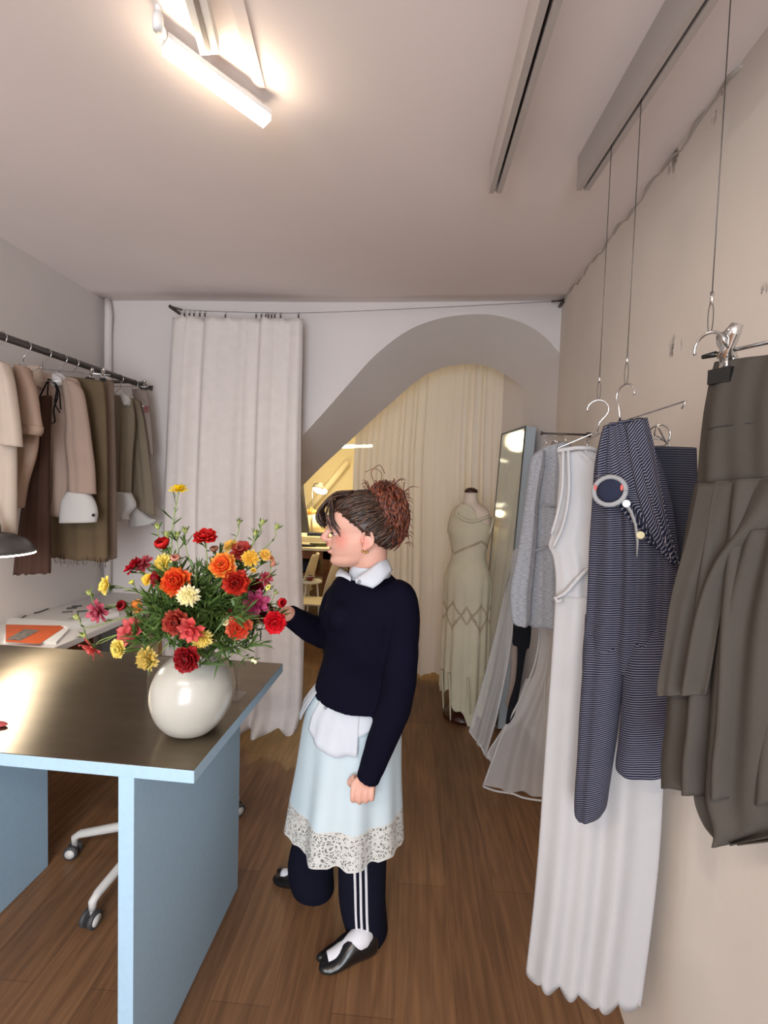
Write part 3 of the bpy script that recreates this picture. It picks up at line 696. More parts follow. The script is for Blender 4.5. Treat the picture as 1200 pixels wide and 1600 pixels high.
cloth('body', [(944,668,1008,654),(938,690,1018,690),(930,730,1034,730),(926,790,1048,780),(922,850,1058,850),(920,900,1060,900),(917,960,1058,960),(912,1010,1056,1020),(911,1045,1055,1050)], jpx, STR, js, t=.06, amp=.012, nf=4, seed=3, nu=70, nv=40, top=.6)
cloth('left_leg', [(916,960,986,960),(913,1030,978,1030),(907,1120,968,1110),(904,1180,960,1170),(900,1235,951,1230),(900,1268,946,1262),(906,1277,938,1276)], jpx, STR, js, t=.062, amp=.006, nf=2, seed=4, top=.8, lean=lambda v: -.022+.036*min(1, v*4.5))
cloth('right_leg', [(984,960,1052,960),(976,1030,1056,1030),(972,1100,1058,1100),(968,1150,1050,1150),(963,1195,1042,1200),(972,1207,1038,1212)], jpx, STR, js, t=.062, amp=.006, nf=2, seed=14, top=.8, lean=lambda v: -.022+.036*min(1, v*4.5))
cloth('front_flap', [(978,662,1012,652),(985,720,1024,700),(1000,790,1036,770),(1020,840,1048,830),(1048,880,1062,880)], jpx, STRD, js, closed=False, amp=.012, nf=2, seed=21, lean=lambda v: .040)
cloth('shoulder_drape', [(945,668,980,660),(938,700,1000,700),(936,740,1020,770),(940,752,1040,830),(1018,848,1056,884)], jpx, STRD, js, closed=False, amp=.014, nf=3, seed=22, lean=lambda v: .034)
jr = jpx.off(.055)
ring = [jr(953+25*math.cos(a), 767+22*math.sin(a))+jpx.n*(.006*math.sin(a)) for a in np.linspace(0, 2*PI, 26)]
MB().tube(ring, .0052, 8).build('sleeve_trim', GREYT, js)
MB().ell(jr(953, 767)-jpx.n*.004, jr(974, 767)-jr(953, 767), jpx.n*.004, jr(953, 748)-jr(953, 767)).build('sleeve_lining', fabric('navy_lining', (38, 42, 60)), js)
MB().tube([jr(x, y) for x, y in ((972,775),(976,786),(986,800),(993,820),(996,845),(995,870))], [.004, .006, .006, .005, .004, .002], 8, flat=.4).build('strap_trim', GREYT, js)
for (x, y, c_, l) in ((980, 787, (222, 224, 228), 'pale grey button'), (1002, 836, (205, 196, 160), 'cream button')):
    q = jr(x, y)+jpx.n*.004; MB().lathe(q, [(0, -.002), (.0075, -.002), (.0082, 0), (.0075, .0022), (.005, .0015), (0, .0015)], 20, ax=jpx.n).build('button', mat('button_%d' % x, c_, .3), js)['label'] = l
for (x, y) in ((931, 762), (972, 762)):
    MB().ell(jr(x, y)+jpx.n*.002, (.003, 0, 0), (0, .003, 0), (0, 0, .007)).build('thread_tack', mat('coral_thread_%d' % x, (206, 96, 92), .7), js)
# second striped piece behind it, laid over its own hanger
sp2 = vplane((.47, 1.10), (.61, .93))
t2 = cloth('folded_tee', [(1016,698,1088,700),(1010,760,1090,762),(1008,820,1092,824),(1005,905,1094,905)], sp2, STR2, None, t=.03, amp=.004, nf=2, seed=33)
tag(t2, 'faded navy striped top folded square behind the striped jumpsuit', 'top')
wire_hanger('chrome hanger whose end curls above the faded striped top', sp2(1030, 664), sp2(1000, 690), sp2(1046, 694), apex=sp2(1022, 680), bar=False)

# long white dress
wd = vplane((.42, 1.14), (.66, 1.06))
wire_hanger('thin chrome hanger carrying the long white dress', np.array(WIRES[2]), wd(872, 700), wd(1045, 688), apex=wd(933, 676), flip=1)
DR2 = WHITEK
ds = thing('long_white_dress', 'long white sleeveless knit dress with wavy hem beside the striped jumpsuit', 'dress', wd(905, 700))
cloth('bodice', [(872,708,950,704),(874,740,1010,730),(870,790,1030,780),(863,830,1034,830),(857,852,1036,855),(864,870,1036,880),(868,900,1036,910),(868,932,1036,940)], wd, DR2, ds, t=.045, amp=.006, nf=6, seed=6, nu=80, nv=44, top=.8)
cloth('skirt', [(868,930,1036,935),(864,1000,1038,1010),(857,1100,1039,1110),(850,1200,1037,1220),(842,1320,1030,1340),(833,1420,1018,1450),(822,1513,1002,1566)], wd, DR2, ds, t=.06, amp=.020, nf=3.4, seed=77, nu=130, nv=70, top=.3, scal=(6, .022))
MB().tube([wd.off(.028)(x, y) for x, y in ((871,705),(880,703),(900,700),(922,700),(940,706))], .0055, 8).build('neckline', DR2, ds)
for xs in (((880,704),(879,760),(872,800),(862,835)), ((888,704),(889,770),(880,820),(864,856))):
    MB().tube(crom([wd.off(.030)(x, y) for x, y in xs], 16), .0042, 8).build('armhole_binding', DR2, ds)
MB().tube(crom([wd.off(.032)(x, y) for x, y in ((870,934),(885,925),(905,902),(922,886))], 12), [.003, .004, .0045, .005, .005, .0055, .0055, .0055, .005, .005, .004, .004], 8).build('waist_tie', DR2, ds)
MB().tube([wd(868, 929)+wd.n*.03, wd(872, 936)+wd.n*.034, wd(880, 932)+wd.n*.034], .0055, 8).build('tie_knot', DR2, ds)

# grey marl sweater on the wall peg
pg = thing('wall_peg', 'steel peg rail sticking out of the right wall above the grey sweater', 'rail', (.71, 2.0, 1.86))
za = PX(848, 678, .572)[1]
pa = P(846, 677, 2.0); pb = P(889, 679, 2.0)
MB().tube([pa, (XR(2.0)+.01, 2.0, pb[2])], .0045, 10).tube([pa-np.array([.002, 0, 0]), pa+np.array([.004, 0, 0])], .009, 12).build('rod', DARKM, pg)
MB().tube([(XR(2.0)-.018, 2.0, pb[2]), (XR(2.0)+.004, 2.0, pb[2])], .011, 14).build('wall_mount', DARKM, pg)
MARL = mat('grey_marl', (168, 170, 176), .95, spec=.2)
nt = MARL.node_tree; uv = N(MARL, 'ShaderNodeUVMap'); mp = N(MARL, 'ShaderNodeMapping'); mp.inputs['Scale'].default_value = (40, 170, 1); nt.links.new(uv.outputs[0], mp.inputs[0])
nz = N(MARL, 'ShaderNodeTexNoise'); nz.inputs['Scale'].default_value = 1.6; nz.inputs['Detail'].default_value = 5; nt.links.new(mp.outputs[0], nz.inputs[0])
cr = N(MARL, 'ShaderNodeValToRGB'); cr.color_ramp.elements[0].position = .35; cr.color_ramp.elements[1].position = .65
cr.color_ramp.elements[0].color = (*srgb((146, 149, 157)), 1); cr.color_ramp.elements[1].color = (*srgb((180, 182, 188)), 1)
nt.links.new(nz.outputs[0], cr.inputs[0]); nt.links.new(cr.outputs[0], nt.nodes['Principled BSDF'].inputs['Base Color'])
gp = yplane(1.9)
gs = thing('grey_sweater', 'grey marl long sleeved sweater hanging below the wall peg', 'sweater', gp(850, 700))
cloth('body', [(846,700,884,690),(838,712,892,704),(832,760,893,760),(830,820,892,820),(828,880,892,880),(826,940,892,940),(826,977,892,984)], gp, MARL, gs, t=.07, amp=.007, nf=3, seed=41, top=.6)
cloth('sleeve', [(838,706,850,704),(829,720,850,730),(822,770,841,780),(812,840,838,840),(803,890,834,890),(797,925,830,930),(799,965,828,968),(803,975,824,978)], gp, MARL, gs, t=.06, amp=.006, nf=2, seed=42, top=.7, lean=lambda v: .045)
for ys in (((843,790),(850,789),(872,792)), ((826,868),(836,860),(862,852))):
    MB().tube([gp.off(.058)(x, y) for x, y in ys], .0035, 6).build('seam', MARL, gs)
wire_hanger('thin steel hanger poking out of the grey sweater neck', gp(868, 683)+np.array([0, .05, 0]), gp(842, 722)-np.array([0, .02, 0]), gp(892, 722)-np.array([0, .02, 0]), apex=gp(870, 700), bar=True)
# mauve collar and pieces above the sweater
tag(cloth('hanging_camisole', [(862,690,890,692),(858,706,894,704),(856,760,894,760)], yplane(2.0), MAUVE, None, t=.03, amp=.004, nf=2, seed=47), 'dull mauve garment neck showing behind the grey sweater on the peg', 'garment')
wire_hanger('chrome hanger with curled end behind the grey sweater', P(876, 681, 2.03), P(850, 712, 2.03), P(905, 712, 2.03), apex=P(877, 697, 2.03))

# organza coat with white bound edges, in two front panels
def bound(parent, pts, pl, r=.004, lean=0, nm='bound_edge'):
    MB().tube(crom([pl(x, y)+pl.n*lean for x, y in pts], 30), r, 6).build(nm, WHITEF, parent)
op = vplane((.30, 2.22), (.72, 2.0))
oc = thing('organza_coat', 'sheer grey organza coat with white bound edges hanging below the grey sweater', 'coat', op(845, 720))
cloth('back_panel', [(838,900,892,900),(842,985,892,985),(838,1040,892,1040),(815,1090,892,1090),(786,1140,892,1140),(768,1190,892,1190),(755,1228,892,1254)], op, ORGANZA, oc, closed=False, amp=.014, nf=3, seed=51, th=0, nu=60)
bound(oc, ((843,985),(841,1010),(833,1045),(814,1090),(788,1140),(769,1190),(755,1229)), op, .005)
bound(oc, ((755,1229),(775,1236),(800,1240),(825,1248),(892,1256)), op, .005)
bound(oc, ((856,985),(853,1040),(850,1120)), op, .003, .004, 'seam')
cloth('hem_fold', [(822,1060,838,1060),(796,1120,815,1120),(765,1170,785,1150),(759,1183,771,1195)], op, ORGANZA, oc, closed=False, amp=.006, nf=1, seed=52, th=0, lean=lambda v: -.03)
bound(oc, ((792,1130),(776,1155),(759,1183),(771,1195)), op, .004, -.03)
ov = vplane((.25, 2.50), (.60, 2.30))
og = thing('organza_gown', 'sheer grey organza panel with a white edge hanging against the leaning mirror', 'gown', ov(800, 860))
cloth('panel', [(802,860,822,850),(796,900,814,900),(784,950,803,960),(772,1000,796,1000),(762,1040,788,1060),(748,1090,776,1110),(733,1142,758,1180)], ov, ORGANZA, og, closed=False, amp=.012, nf=2, seed=53, th=0)
bound(og, ((803,960),(798,1000),(793,1035),(784,1080),(774,1125),(758,1181)), ov, .006)
bound(og, ((733,1142),(742,1154),(750,1163),(758,1181)), ov, .005)
bound(og, ((802,860),(784,950),(762,1040),(733,1142)), ov, .002)
wire_hanger('steel hanger holding the organza pieces on the peg', P(860, 681, 2.08), P(838, 715, 2.08), P(885, 715, 2.08), apex=P(861, 697, 2.08))
bk = vplane((.42, 2.16), (.6, 2.10))
tag(cloth('black_trousers', [(802,900,832,900),(802,980,830,980),(801,1006,827,1010),(809,1010,822,1018),(806,1060,815,1060),(795,1100,806,1110),(790,1130,797,1128)], bk, fabric('black_cloth', (14, 15, 22)), None, t=.03, amp=.003, nf=2, seed=55), 'black narrow trousers hanging between the two organza panels', 'trousers')
tag(cloth('taupe_scarf', [(799,1010,808,1008),(797,1060,806,1060),(790,1100,797,1110)], vplane((.40, 2.3), (.6, 2.25)), MAUVE, None, t=.02, amp=.003, nf=1, seed=56), 'narrow taupe fabric strip beside the black trousers', 'scarf')
# ------------------------------------------------------------------ clothes rail on the left wall
XRD = -1.8
rl = thing('clothes_rail', 'dark steel clothes rail along the left wall', 'rail', (XRD, 2.68, 2.2))
MB().tube([(XRD, 1.2, 2.17), (XRD, 1.73, 2.188), (XRD, 2.66, 2.208)], .0165, 16).build('rod', DARKM, rl)
MB().tube([(XRD, 2.655, 2.208), (XRD, 2.665, 2.208)], .025, 18).tube([(XRD, 2.66, 2.208), (XRD, YB+.005, 2.208)], .012, 12).build('end_cap', DARKM, rl)
MB().tube([(XRD, 2.6, 2.215), (XRD-.16, 2.6, 2.215), (XL-.005, 2.6, 2.215)], .010, 12).tube([(XL+.001, 2.6, 2.215), (XL+.01, 2.6, 2.215)], .03, 16).build('wall_bracket', DARKM, rl)
gL = 'wire hangers on the left rail'
def railhook(px, py): q = PX(px, py, XRD); return np.array([XRD, q[1], 2.206+.019+(q[1]-2.66)*.02])
def lh(label, hk, Lp, Rp, ap):
    y = hk[1]; return wire_hanger(label, hk, P(*Lp, y), P(*Rp, y), apex=P(*ap, y), group=gL, r=.0016)
hk1 = np.array([XRD, 1.73, 2.208]); hk2 = railhook(41, 538); hk3 = railhook(73, 546); hk4 = railhook(98, 554); hk5 = railhook(117, 562); hk6 = railhook(139, 571); hk7 = railhook(187, 590); hk8 = railhook(210, 598)
Y1, Y2, Y3, Y4, Y5, Y6, Y7, Y8 = [h[1] for h in (hk1, hk2, hk3, hk4, hk5, hk6, hk7, hk8)]
wire_hanger('wire hanger of the cream tunic at the left edge of the photo', hk1, P(-60, 580, Y1), P(16, 574, Y1), apex=P(-15, 552, Y1), group=gL)
lh('wire hanger under the beige short sleeved top', hk2, (8, 586), (52, 590), (36, 566))
lh('wire hanger of the dark brown trousers', hk3, (28, 590), (100, 592), (66, 574))
lh('wire hanger inside the pinkish beige shirt', hk4, (52, 606), (118, 604), (92, 584))
lh('wire hanger of the nearer khaki shirt with turned back cuff', hk7, (172, 622), (206, 624), (188, 606))
lh('wire hanger of the khaki shirt nearest the back wall', hk8, (190, 630), (232, 632), (212, 612))
t = thing('tunic', 'cream short sleeved tunic at the left edge of the photo', 'tunic', P(-15, 570, Y1))
cloth('body', [(-70,600,8,566),(-60,640,16,600),(-58,700,24,690),(-58,780,25,770),(-56,838,24,838)], yplane(Y1), CREAM, t, t=.07, amp=.008, nf=3, seed=60)
cloth('sleeve', [(0,564,10,568),(0,590,20,600),(0,640,28,650),(0,696,33,698)], yplane(Y1), CREAM, t, t=.06, amp=.005, nf=2, seed=61, lean=lambda v: .04)
t = thing('short_sleeved_top', 'beige short sleeved top beside the cream tunic', 'top', P(40, 580, Y2))
cloth('body', [(20,576,48,578),(18,610,58,640),(20,700,58,700),(22,760,40,760),(24,792,31,794)], yplane(Y2), BEIGE, t, t=.06, amp=.006, nf=2, seed=62)
cloth('sleeve', [(26,572,42,574),(28,600,55,610),(28,640,62,650),(30,668,66,671)], yplane(Y2), BEIGE, t, t=.06, amp=.004, nf=2, seed=63, lean=lambda v: .035)
cloth('cuff', [(30,664,66,667),(31,672,65,675),(36,678,60,681)], yplane(Y2), BEIGE, t, t=.065, amp=.004, nf=2, seed=64, lean=lambda v: .04, nv=10)
for q in (0, 1): MB().tube([P(x, y, Y2)+np.array([0, -.075, 0]) for x, y in ((29, 664+q*3), (66, 668+q*3))], .0006, 5).build('stitching', mat('brown_thread_%d' % q, (96, 66, 52), .8), t)
t = tag(cloth('trousers', [(60,628,78,618),(52,700,76,700),(36,790,76,780),(26,860,78,860),(22,897,78,895)], yplane(Y3), BROWN, None, t=.06, amp=.010, nf=4, seed=65, hem=.006), 'dark brown trousers hanging between the beige top and the white cuffed shirt', 'trousers')
t = thing('cuffed_shirt', 'pinkish beige shirt with white collar, black ribbon and big white cuff', 'shirt', P(90, 590, Y4))
cloth('body', [(46,580,120,592),(50,600,126,606),(60,640,120,650),(74,700,108,700),(76,760,108,760),(78,803,96,808)], yplane(Y4), PINKB, t, t=.06, amp=.006, nf=3, seed=66)
cloth('sleeve', [(98,592,120,598),(100,610,130,615),(104,660,138,660),(102,690,142,690),(106,730,147,730),(108,772,149,772)], yplane(Y4), PINKB, t, t=.06, amp=.005, nf=2, seed=67, lean=lambda v: .03)
cf_ = cloth('cuff', [(107,768,140,772),(98,782,148,785),(95,800,152,802),(94,817,150,816)], yplane(Y4), WHITEF, t, t=.075, amp=.002, nf=1, seed=68, lean=lambda v: .035, nv=16)
q = P(146, 805, Y4-.070); MB().lathe(q, [(0, -.002), (.0075, -.002), (.0075, .002), (0, .002)], 14, ax=(0, -1, 0)).build('button', BLACK, cf_)
cloth('collar', [(84,586,98,584),(82,600,104,594),(88,606,96,604)], yplane(Y4), WHITEF, t, t=.05, amp=.002, nf=1, seed=69, lean=lambda v: .035, nv=12)
cloth('collar', [(44,574,62,572),(48,590,66,586),(56,604,66,606)], yplane(Y4), CREAM, t, t=.05, amp=.002, nf=1, seed=70, lean=lambda v: .035, nv=12)
rb = MB(); yk = Y4-.085
for pts in (((76,592),(70,604),(62,620)), ((76,592),(74,620),(72,660)), ((76,592),(88,606),(86,630),(94,645)), ((88,600),(90,620),(84,640),(86,658),(80,662)), ((76,592),(84,596),(92,610),(95,640))):
    rb.tube(crom([P(x, y, yk) for x, y in pts], 16), .0045, 6, flat=.4)
rb.build('ribbon', fabric('black_ribbon', (16, 15, 17)), t)
# skirts on clip hangers
t = thing('clip_hanger', 'clip hanger holding the raw edged olive brown skirt', 'hanger', hk6, gL)
a, b_ = P(58, 576, Y5), P(172, 586, Y5)
MB().tube([a, b_], .0025, 8).build('bar', CHROME, t)
MB().tube([hk5+np.array([.0, 0, -.022])+.022*np.array([math.cos(s), 0, math.sin(s)]) for s in np.linspace(PI*1.05, -.3*PI, 14)]+[(a+b_)/2], .002, 8).build('hook', CHROME, t)
for px in (143, 161): clip(t, P(px, 584, Y5), (1, 0, .05), 1.0)
t = thing('raw_edge_skirt', 'olive brown skirt with loose threads along its raw hem', 'skirt', P(120, 590, Y5))
cloth('body', [(74,586,162,596),(78,640,166,640),(76,720,168,720),(78,800,168,800),(78,870,169,878)], yplane(Y5), OLIVE, t, t=.05, amp=.010, nf=3, seed=71, hem=.004)
fr = MB()
for k in range(34):
    x = 80+88*rnd.random(); y0 = 868+(x-80)*.1; pts = [P(x, y0-4, Y5-.02), P(x+rnd.uniform(-2, 2), y0+rnd.uniform(4, 9), Y5-.022), P(x+rnd.uniform(-3, 3), y0+rnd.uniform(9, 22 if k % 4 == 0 else 12), Y5-.02)]
    fr.tube(pts, .0009, 4)
tag(fr.build('loose_threads', BROWN, t), 'loose dark threads', kind='stuff')
t = tag(cloth('narrow_skirt', [(160,590,176,596),(162,660,178,660),(164,760,180,760),(166,840,181,840),(168,876,181,872)], yplane(Y6), TAUPE, None, t=.05, amp=.005, nf=2, seed=72), 'taupe skirt showing as a narrow strip right of the raw edged skirt', 'skirt')
t = thing('khaki_shirt', 'khaki shirt with loosely rolled white cuff, nearer of the two', 'shirt', P(190, 615, Y7))
cloth('body', [(174,616,206,622),(176,660,210,660),(177,720,206,720),(178,772,204,772)], yplane(Y7), KHAKI, t, t=.06, amp=.007, nf=3, seed=73)
cloth('cuff', [(179,768,204,770),(178,784,212,790),(182,800,200,805),(186,815,200,812)], yplane(Y7), WHITEF, t, t=.08, amp=.008, nf=2, seed=74, lean=lambda v: .03, nv=18)
cloth('collar', [(189,616,200,618),(192,628,203,626),(196,634,200,634)], yplane(Y7), WHITEF, t, t=.05, amp=.001, nf=1, seed=75, lean=lambda v: .035, nv=10)
t = thing('khaki_shirt', 'khaki shirt with long sleeve and pointed white cuff nearest the back wall', 'shirt', P(215, 620, Y8))
cloth('body', [(198,620,218,626),(202,680,224,680),(203,740,226,740),(204,790,222,790)], yplane(Y8), KHAKI, t, t=.06, amp=.006, nf=3, seed=76)
cloth('sleeve', [(200,622,218,628),(202,670,226,664),(204,740,236,740),(207,792,243,806)], yplane(Y8), KHAKI, t, t=.055, amp=.006, nf=3, seed=77, lean=lambda v: .03)
cloth('cuff', [(206,788,216,790),(202,800,232,806),(201,812,244,813),(203,824,238,820)], yplane(Y8), WHITEF, t, t=.075, amp=.003, nf=2, seed=78, lean=lambda v: .035, nv=16)
t = thing('clip_hanger', 'clip hanger at the far end of the left rail', 'hanger', P(224, 600, 2.6), gL)
MB().tube([P(176, 604, 2.6), P(238, 604, 2.6)], .0022, 8).build('bar', CHROME, t)
MB().tube([P(233, 604, 2.6), P(239, 604, 2.6)], .005, 8).build('bar_tip', BLACK, t)
MB().tube([P(206, 604, 2.6), P(207, 594, 2.6), np.array([XRD, 2.6, 2.228])], .0018, 6).build('hook', CHROME, t)
clip(t, P(225, 601, 2.6), (1, 0, 0), 1.1)
t = thing('mauve_garment', 'mauve garment with a small red mark, last on the left rail', 'garment', P(228, 612, 2.6))
cloth('body', [(206,608,230,610),(212,640,234,640),(216,680,238,680),(222,706,240,712)], yplane(2.6), MAUVE, t, t=.03, amp=.004, nf=2, seed=79)
RED = mat('red_mark', (150, 40, 48), .7)
c0 = P(228.5, 639, 2.56)
MB().tube([c0+np.array([.013*math.cos(s), 0, .02*math.sin(s)]) for s in np.linspace(0, 2*PI, 16)], .002, 5).tube([c0+np.array([.006*math.cos(s), 0, .009*math.sin(s)]) for s in np.linspace(0, 5, 10)], .0018, 5).build('printed_mark', RED, t)

# ------------------------------------------------------------------ counter along the left wall with its things
ct = thing('wall_counter', 'long white counter along the left wall', 'counter', (-1.86, 2.0, 0))
bevel(MB().box((XL+.003, .55, .822), (-1.60, YB-.003, .852)).build('worktop', mat('white_laminate', (205, 201, 198), .5), ct, smooth=False))
for y in (.6, YB-.06): MB().box((XL+.02, y, 0), (-1.95, y+.03, .822)).build('leg_panel', mat('counter_leg', (150, 148, 146), .6), ct, smooth=False)
tag(MB().box((XL+.02, 1.55, .12), (XL+.035, 2.6, .60)).build('woven_panel', noisy(mat('woven_rattan', (120, 66, 40), .8), 90, .5, .4, 120, (1, 1, 3)), smooth=False), 'reddish brown woven panel leaning on the wall under the counter', 'panel')
zc_ = .852
def onz(x, y, z=.852): return PZ(x, y, z)
tag(MB().prism([onz(5, 1006), onz(88, 1007), onz(118, 975), onz(12, 968)], (0, 0, .012)).build('white_folder', WHITEP, smooth=False), 'white folder lying under the orange print on the counter', 'folder')
pt = thing('orange_print', 'orange print with a small photograph on the white folder', 'print', onz(50, 990))
ORG = noisy(mat('orange_ink', (204, 92, 44), .5), 30, .08)
MB().prism([onz(9, 1003, .865), onz(62, 1006, .865), onz(104, 978, .865), onz(9, 976, .865)], (0, 0, .0012)).build('sheet', ORG, pt, smooth=False)
MB().prism([onz(10, 999, .867), onz(32, 1001, .867), onz(62, 985, .867), onz(38, 983, .867)], (0, 0, .0006)).build('photograph', noisy(mat('photo_greys', (120, 112, 104), .4), 60, .7, 0), pt, smooth=False)
tag(MB().prism([onz(96, 983), onz(104, 986), onz(186, 962), onz(170, 958)], (0, 0, .02)).build('white_batten', WHITEP, smooth=False), 'white flat batten lying beside the orange print', 'batten')
tag(MB().tube(crom([onz(x, y)+np.array([0, 0, .004]) for x, y in ((-20,975),(12,968),(28,970),(45,960),(60,958),(80,950),(105,940),(118,936))], 40), .003, 6).build('cable', BLACK), 'black cable curling along the counter', 'cable')
tag(MB().tube([onz(95, 943)+np.array([0, 0, .005]), onz(118, 935)+np.array([0, 0, .005])], .004, 8).build('pen', BLACK), 'black pen near the wall on the counter', 'pen')
for k, (x, y) in enumerate(((112, 951), (120, 948), (128, 956), (105, 957))):
    tag(MB().obox(onz(x, y)+np.array([0, 0, .003]), (.02, .012, 0), (-.004, .008, 0), (0, 0, .003)).build('paper_scrap', mat('scrap_grey_%d' % k, (70+10*k, 68+9*k, 66+9*k), .7), smooth=False), 'dark paper scrap on the counter behind the left side of the flowers', 'paper scrap', 'dark scraps on the counter')
# desk lamp on the counter: dark shade, lit below
LB = np.array([-1.70, 1.62, 0])
zl = P(30, 862, 1.62)[2]
e_ = P(38, 862, 1.62); cx_ = e_[0]-.135
lp = thing('desk_lamp', 'desk lamp with a dark shade glowing underneath at the left edge', 'lamp', (cx_-.1, 1.62, .852))
MB().lathe((cx_, 1.62, zl), [(.135, -.008), (.130, .010), (.105, .045), (.06, .068), (.025, .075), (.022, .11), (0, .112)], 40).build('shade', mat('shade_grey', (92, 90, 88), .35, .5), lp)
MB().lathe((cx_, 1.62, zl-.012), [(0, .002), (.131, .002), (.136, .002), (.136, -.002), (0, -.002)], 40).build('diffuser', mat('desk_lamp_glow', (255, 250, 235), .5, emit=(1, .93, .80), estr=9), lp)
MB().tube(crom([(cx_, 1.62, zl+.10), (cx_-.08, 1.66, zl+.20), (cx_-.2, 1.72, zl+.1), (cx_-.22, 1.74, .87)], 20), .008, 10).build('arm', STEEL, lp)
MB().lathe((cx_-.22, 1.74, .852), [(0, 0), (.075, 0), (.075, .015), (.012, .022), (0, .022)], 24).build('base', STEEL, lp)
d_ = bpy.data.lights.new('desk_lamp_light', 'SPOT'); d_.energy = 16; d_.color = (1, .90, .74); d_.spot_size = 1.7; d_.spot_blend = .6; d_.shadow_soft_size = .06
o_ = bpy.data.objects.new('desk_lamp_light', d_); COL.objects.link(o_); o_.location = (cx_, 1.62, zl-.03); o_.rotation_euler = Vector((.7, -.42, -.55)).to_track_quat('-Z', 'Y').to_euler()

# ------------------------------------------------------------------ pale blue cutting table with a steel top
TZ = .9; TX1 = -.527; TX0 = -1.76
tb = thing('cutting_table', 'pale blue slab sided cutting table with a brushed steel top', 'table', (-1.0, 1.3, 0))
YF, YK = .98, 1.645
bevel(MB().box((TX0, YF, TZ-.034), (TX1, YK, TZ-.002)).build('tabletop', BLUE, tb, smooth=False), .0015)
TOPM = mat('brushed_steel_top', (132, 120, 102), .33, 1); TOPM.node_tree.nodes['Principled BSDF'].inputs['Anisotropic'].default_value = .0
noisy(TOPM, 5, .10, .05, 14, (1, 3, 1))
TOPM.node_tree.nodes['Principled BSDF'].inputs['Anisotropic'].default_value = .75
tg = N(TOPM, 'ShaderNodeCombineXYZ'); tg.inputs[1].default_value = 1; TOPM.node_tree.links.new(tg.outputs[0], TOPM.node_tree.nodes['Principled BSDF'].inputs['Tangent'])
MB().box((TX0, YF+.001, TZ-.002), (TX1-.001, YK-.001, TZ)).build('steel_sheet', TOPM, tb, smooth=False)
for a, b_ in ((-.722, -.681), (-1.535, -1.49)):
    bevel(MB().box((a, YF+.002, 0), (b_, 1.612, TZ-.034)).build('side_panel', BLUE, tb, smooth=False), .0015)
q = PZ(4, 1135, TZ); tag(MB().ell(q+np.array([-.02, .0, .006]), (.035, 0, 0), (0, .012, 0), (0, 0, .007)).build('fabric_scrap', fabric('dusty_red', (176, 82, 84)), smooth=True), 'small dusty red fabric scrap at the left edge of the table', 'fabric scrap')

# office chair under the table
oc_ = thing('office_chair', 'white castor office chair base under the blue table', 'chair', (-1.1, 1.70, 0))
CHW = mat('white_enamel', (205, 203, 200), .4)
A1 = np.array(PZ(112, 1322, .045)); A2 = np.array(PZ(145, 1425, .045))
hub = np.array([-1.085, 1.735, .11])
import math as _m
ang = [math.atan2(A1[1]-hub[1], A1[0]-hub[0]), math.atan2(A2[1]-hub[1], A2[0]-hub[0])]
print('chair ang', ang, A1, A2)
step = 2*PI/5; base_a = ang[0]; R0 = .5*(np.linalg.norm((A1-hub)[:2])+np.linalg.norm((A2-hub)[:2]))
for k in range(5):
    a = base_a+k*step; e = hub+np.array([R0*math.cos(a), R0*math.sin(a), 0])
    if k == 1: e = np.array([A2[0], A2[1], hub[2]]); a = ang[1]
    e = np.array([e[0], e[1], .085]); u = np.array([math.cos(a), math.sin(a), 0]); w_ = np.array([-u[1], u[0], 0])
    MB().tube([hub+np.array([0, 0, .03]), hub+(e-hub)*.5+np.array([0, 0, .022]), e+np.array([0, 0, .012])-u*.02, e, e-np.array([0, 0, .03])], [.022, .018, .016, .015, .012], 10).build('base_arm', CHW, oc_)
    cst = MB(); cst.tube([e+np.array([0, 0, -.02]), e+np.array([0, 0, -.055])], .009, 8); cst.build('castor_fork', CHW, oc_)
    for s in (-1, 1):
        c0 = np.array([e[0], e[1], .0285])+w_*s*.017+u*.008
        wh = MB().lathe(c0, [(0, -.009), (.024, -.009), (.0285, -.006), (.0285, .006), (.024, .009), (0, .009)], 24, ax=w_).build('castor_wheel', mat('castor_rubber', (62, 62, 64), .5), oc_)
        MB().lathe(c0+w_*s*.0093, [(0, -.001), (.019, -.001), (.019, .001), (0, .001)], 20, ax=w_).build('wheel_hub', CHW, wh)
MB().tube([hub, hub+np.array([0, 0, .36])], .025, 14).build('column', CHW, oc_)
bevel(MB().box(hub+np.array([-.2, -.2, .36]), hub+np.array([.2, .2, .41])).build('seat', fabric('seat_grey', (120, 118, 116)), oc_, smooth=False), .02, 4)

# ------------------------------------------------------------------ vase
VC = np.array([-.628, 1.150, TZ])
vm = mat('white_glaze', (176, 174, 166), .22, coat=.3); noisy(vm, 7, .05, 0)
vs_ = thing('ceramic_vase', 'rounded white glazed vase holding the flowers on the steel table top', 'vase', VC)
prof = [(.052, 0), (.075, .012), (.103, .045), (.1195, .085), (.1235, .120), (.117, .155), (.098, .190), (.068, .215), (.046, .228), (.044, .238), (.052, .248)]
pp = crom(prof, 44)*np.array([.90, .95])
rings = []
for r_, z_ in pp:
    sx = .020*(z_/.248); rings.append([VC+np.array([r_*math.cos(t)+sx*.5, r_*math.sin(t), z_+.0012*math.sin(3*t+z_*30)]) for t in np.linspace(0, 2*PI, 56, endpoint=False)])
inner = []
for r_, z_ in [(.046, .247), (.038, .235), (.06, .2), (.05, .1), (0.01, .06)]:
    inner.append([VC+np.array([r_*math.cos(t)+.010*(z_/.248), r_*math.sin(t), z_]) for t in np.linspace(0, 2*PI, 56, endpoint=False)])
MB().loft(rings+inner).build('body', vm, vs_)
GL = clear('clear_acrylic', (235, 240, 240))
ac = thing('acrylic_stand', 'clear acrylic sign stand behind the white vase', 'stand', VC+np.array([0, .16, 0]))
ya = 1.315
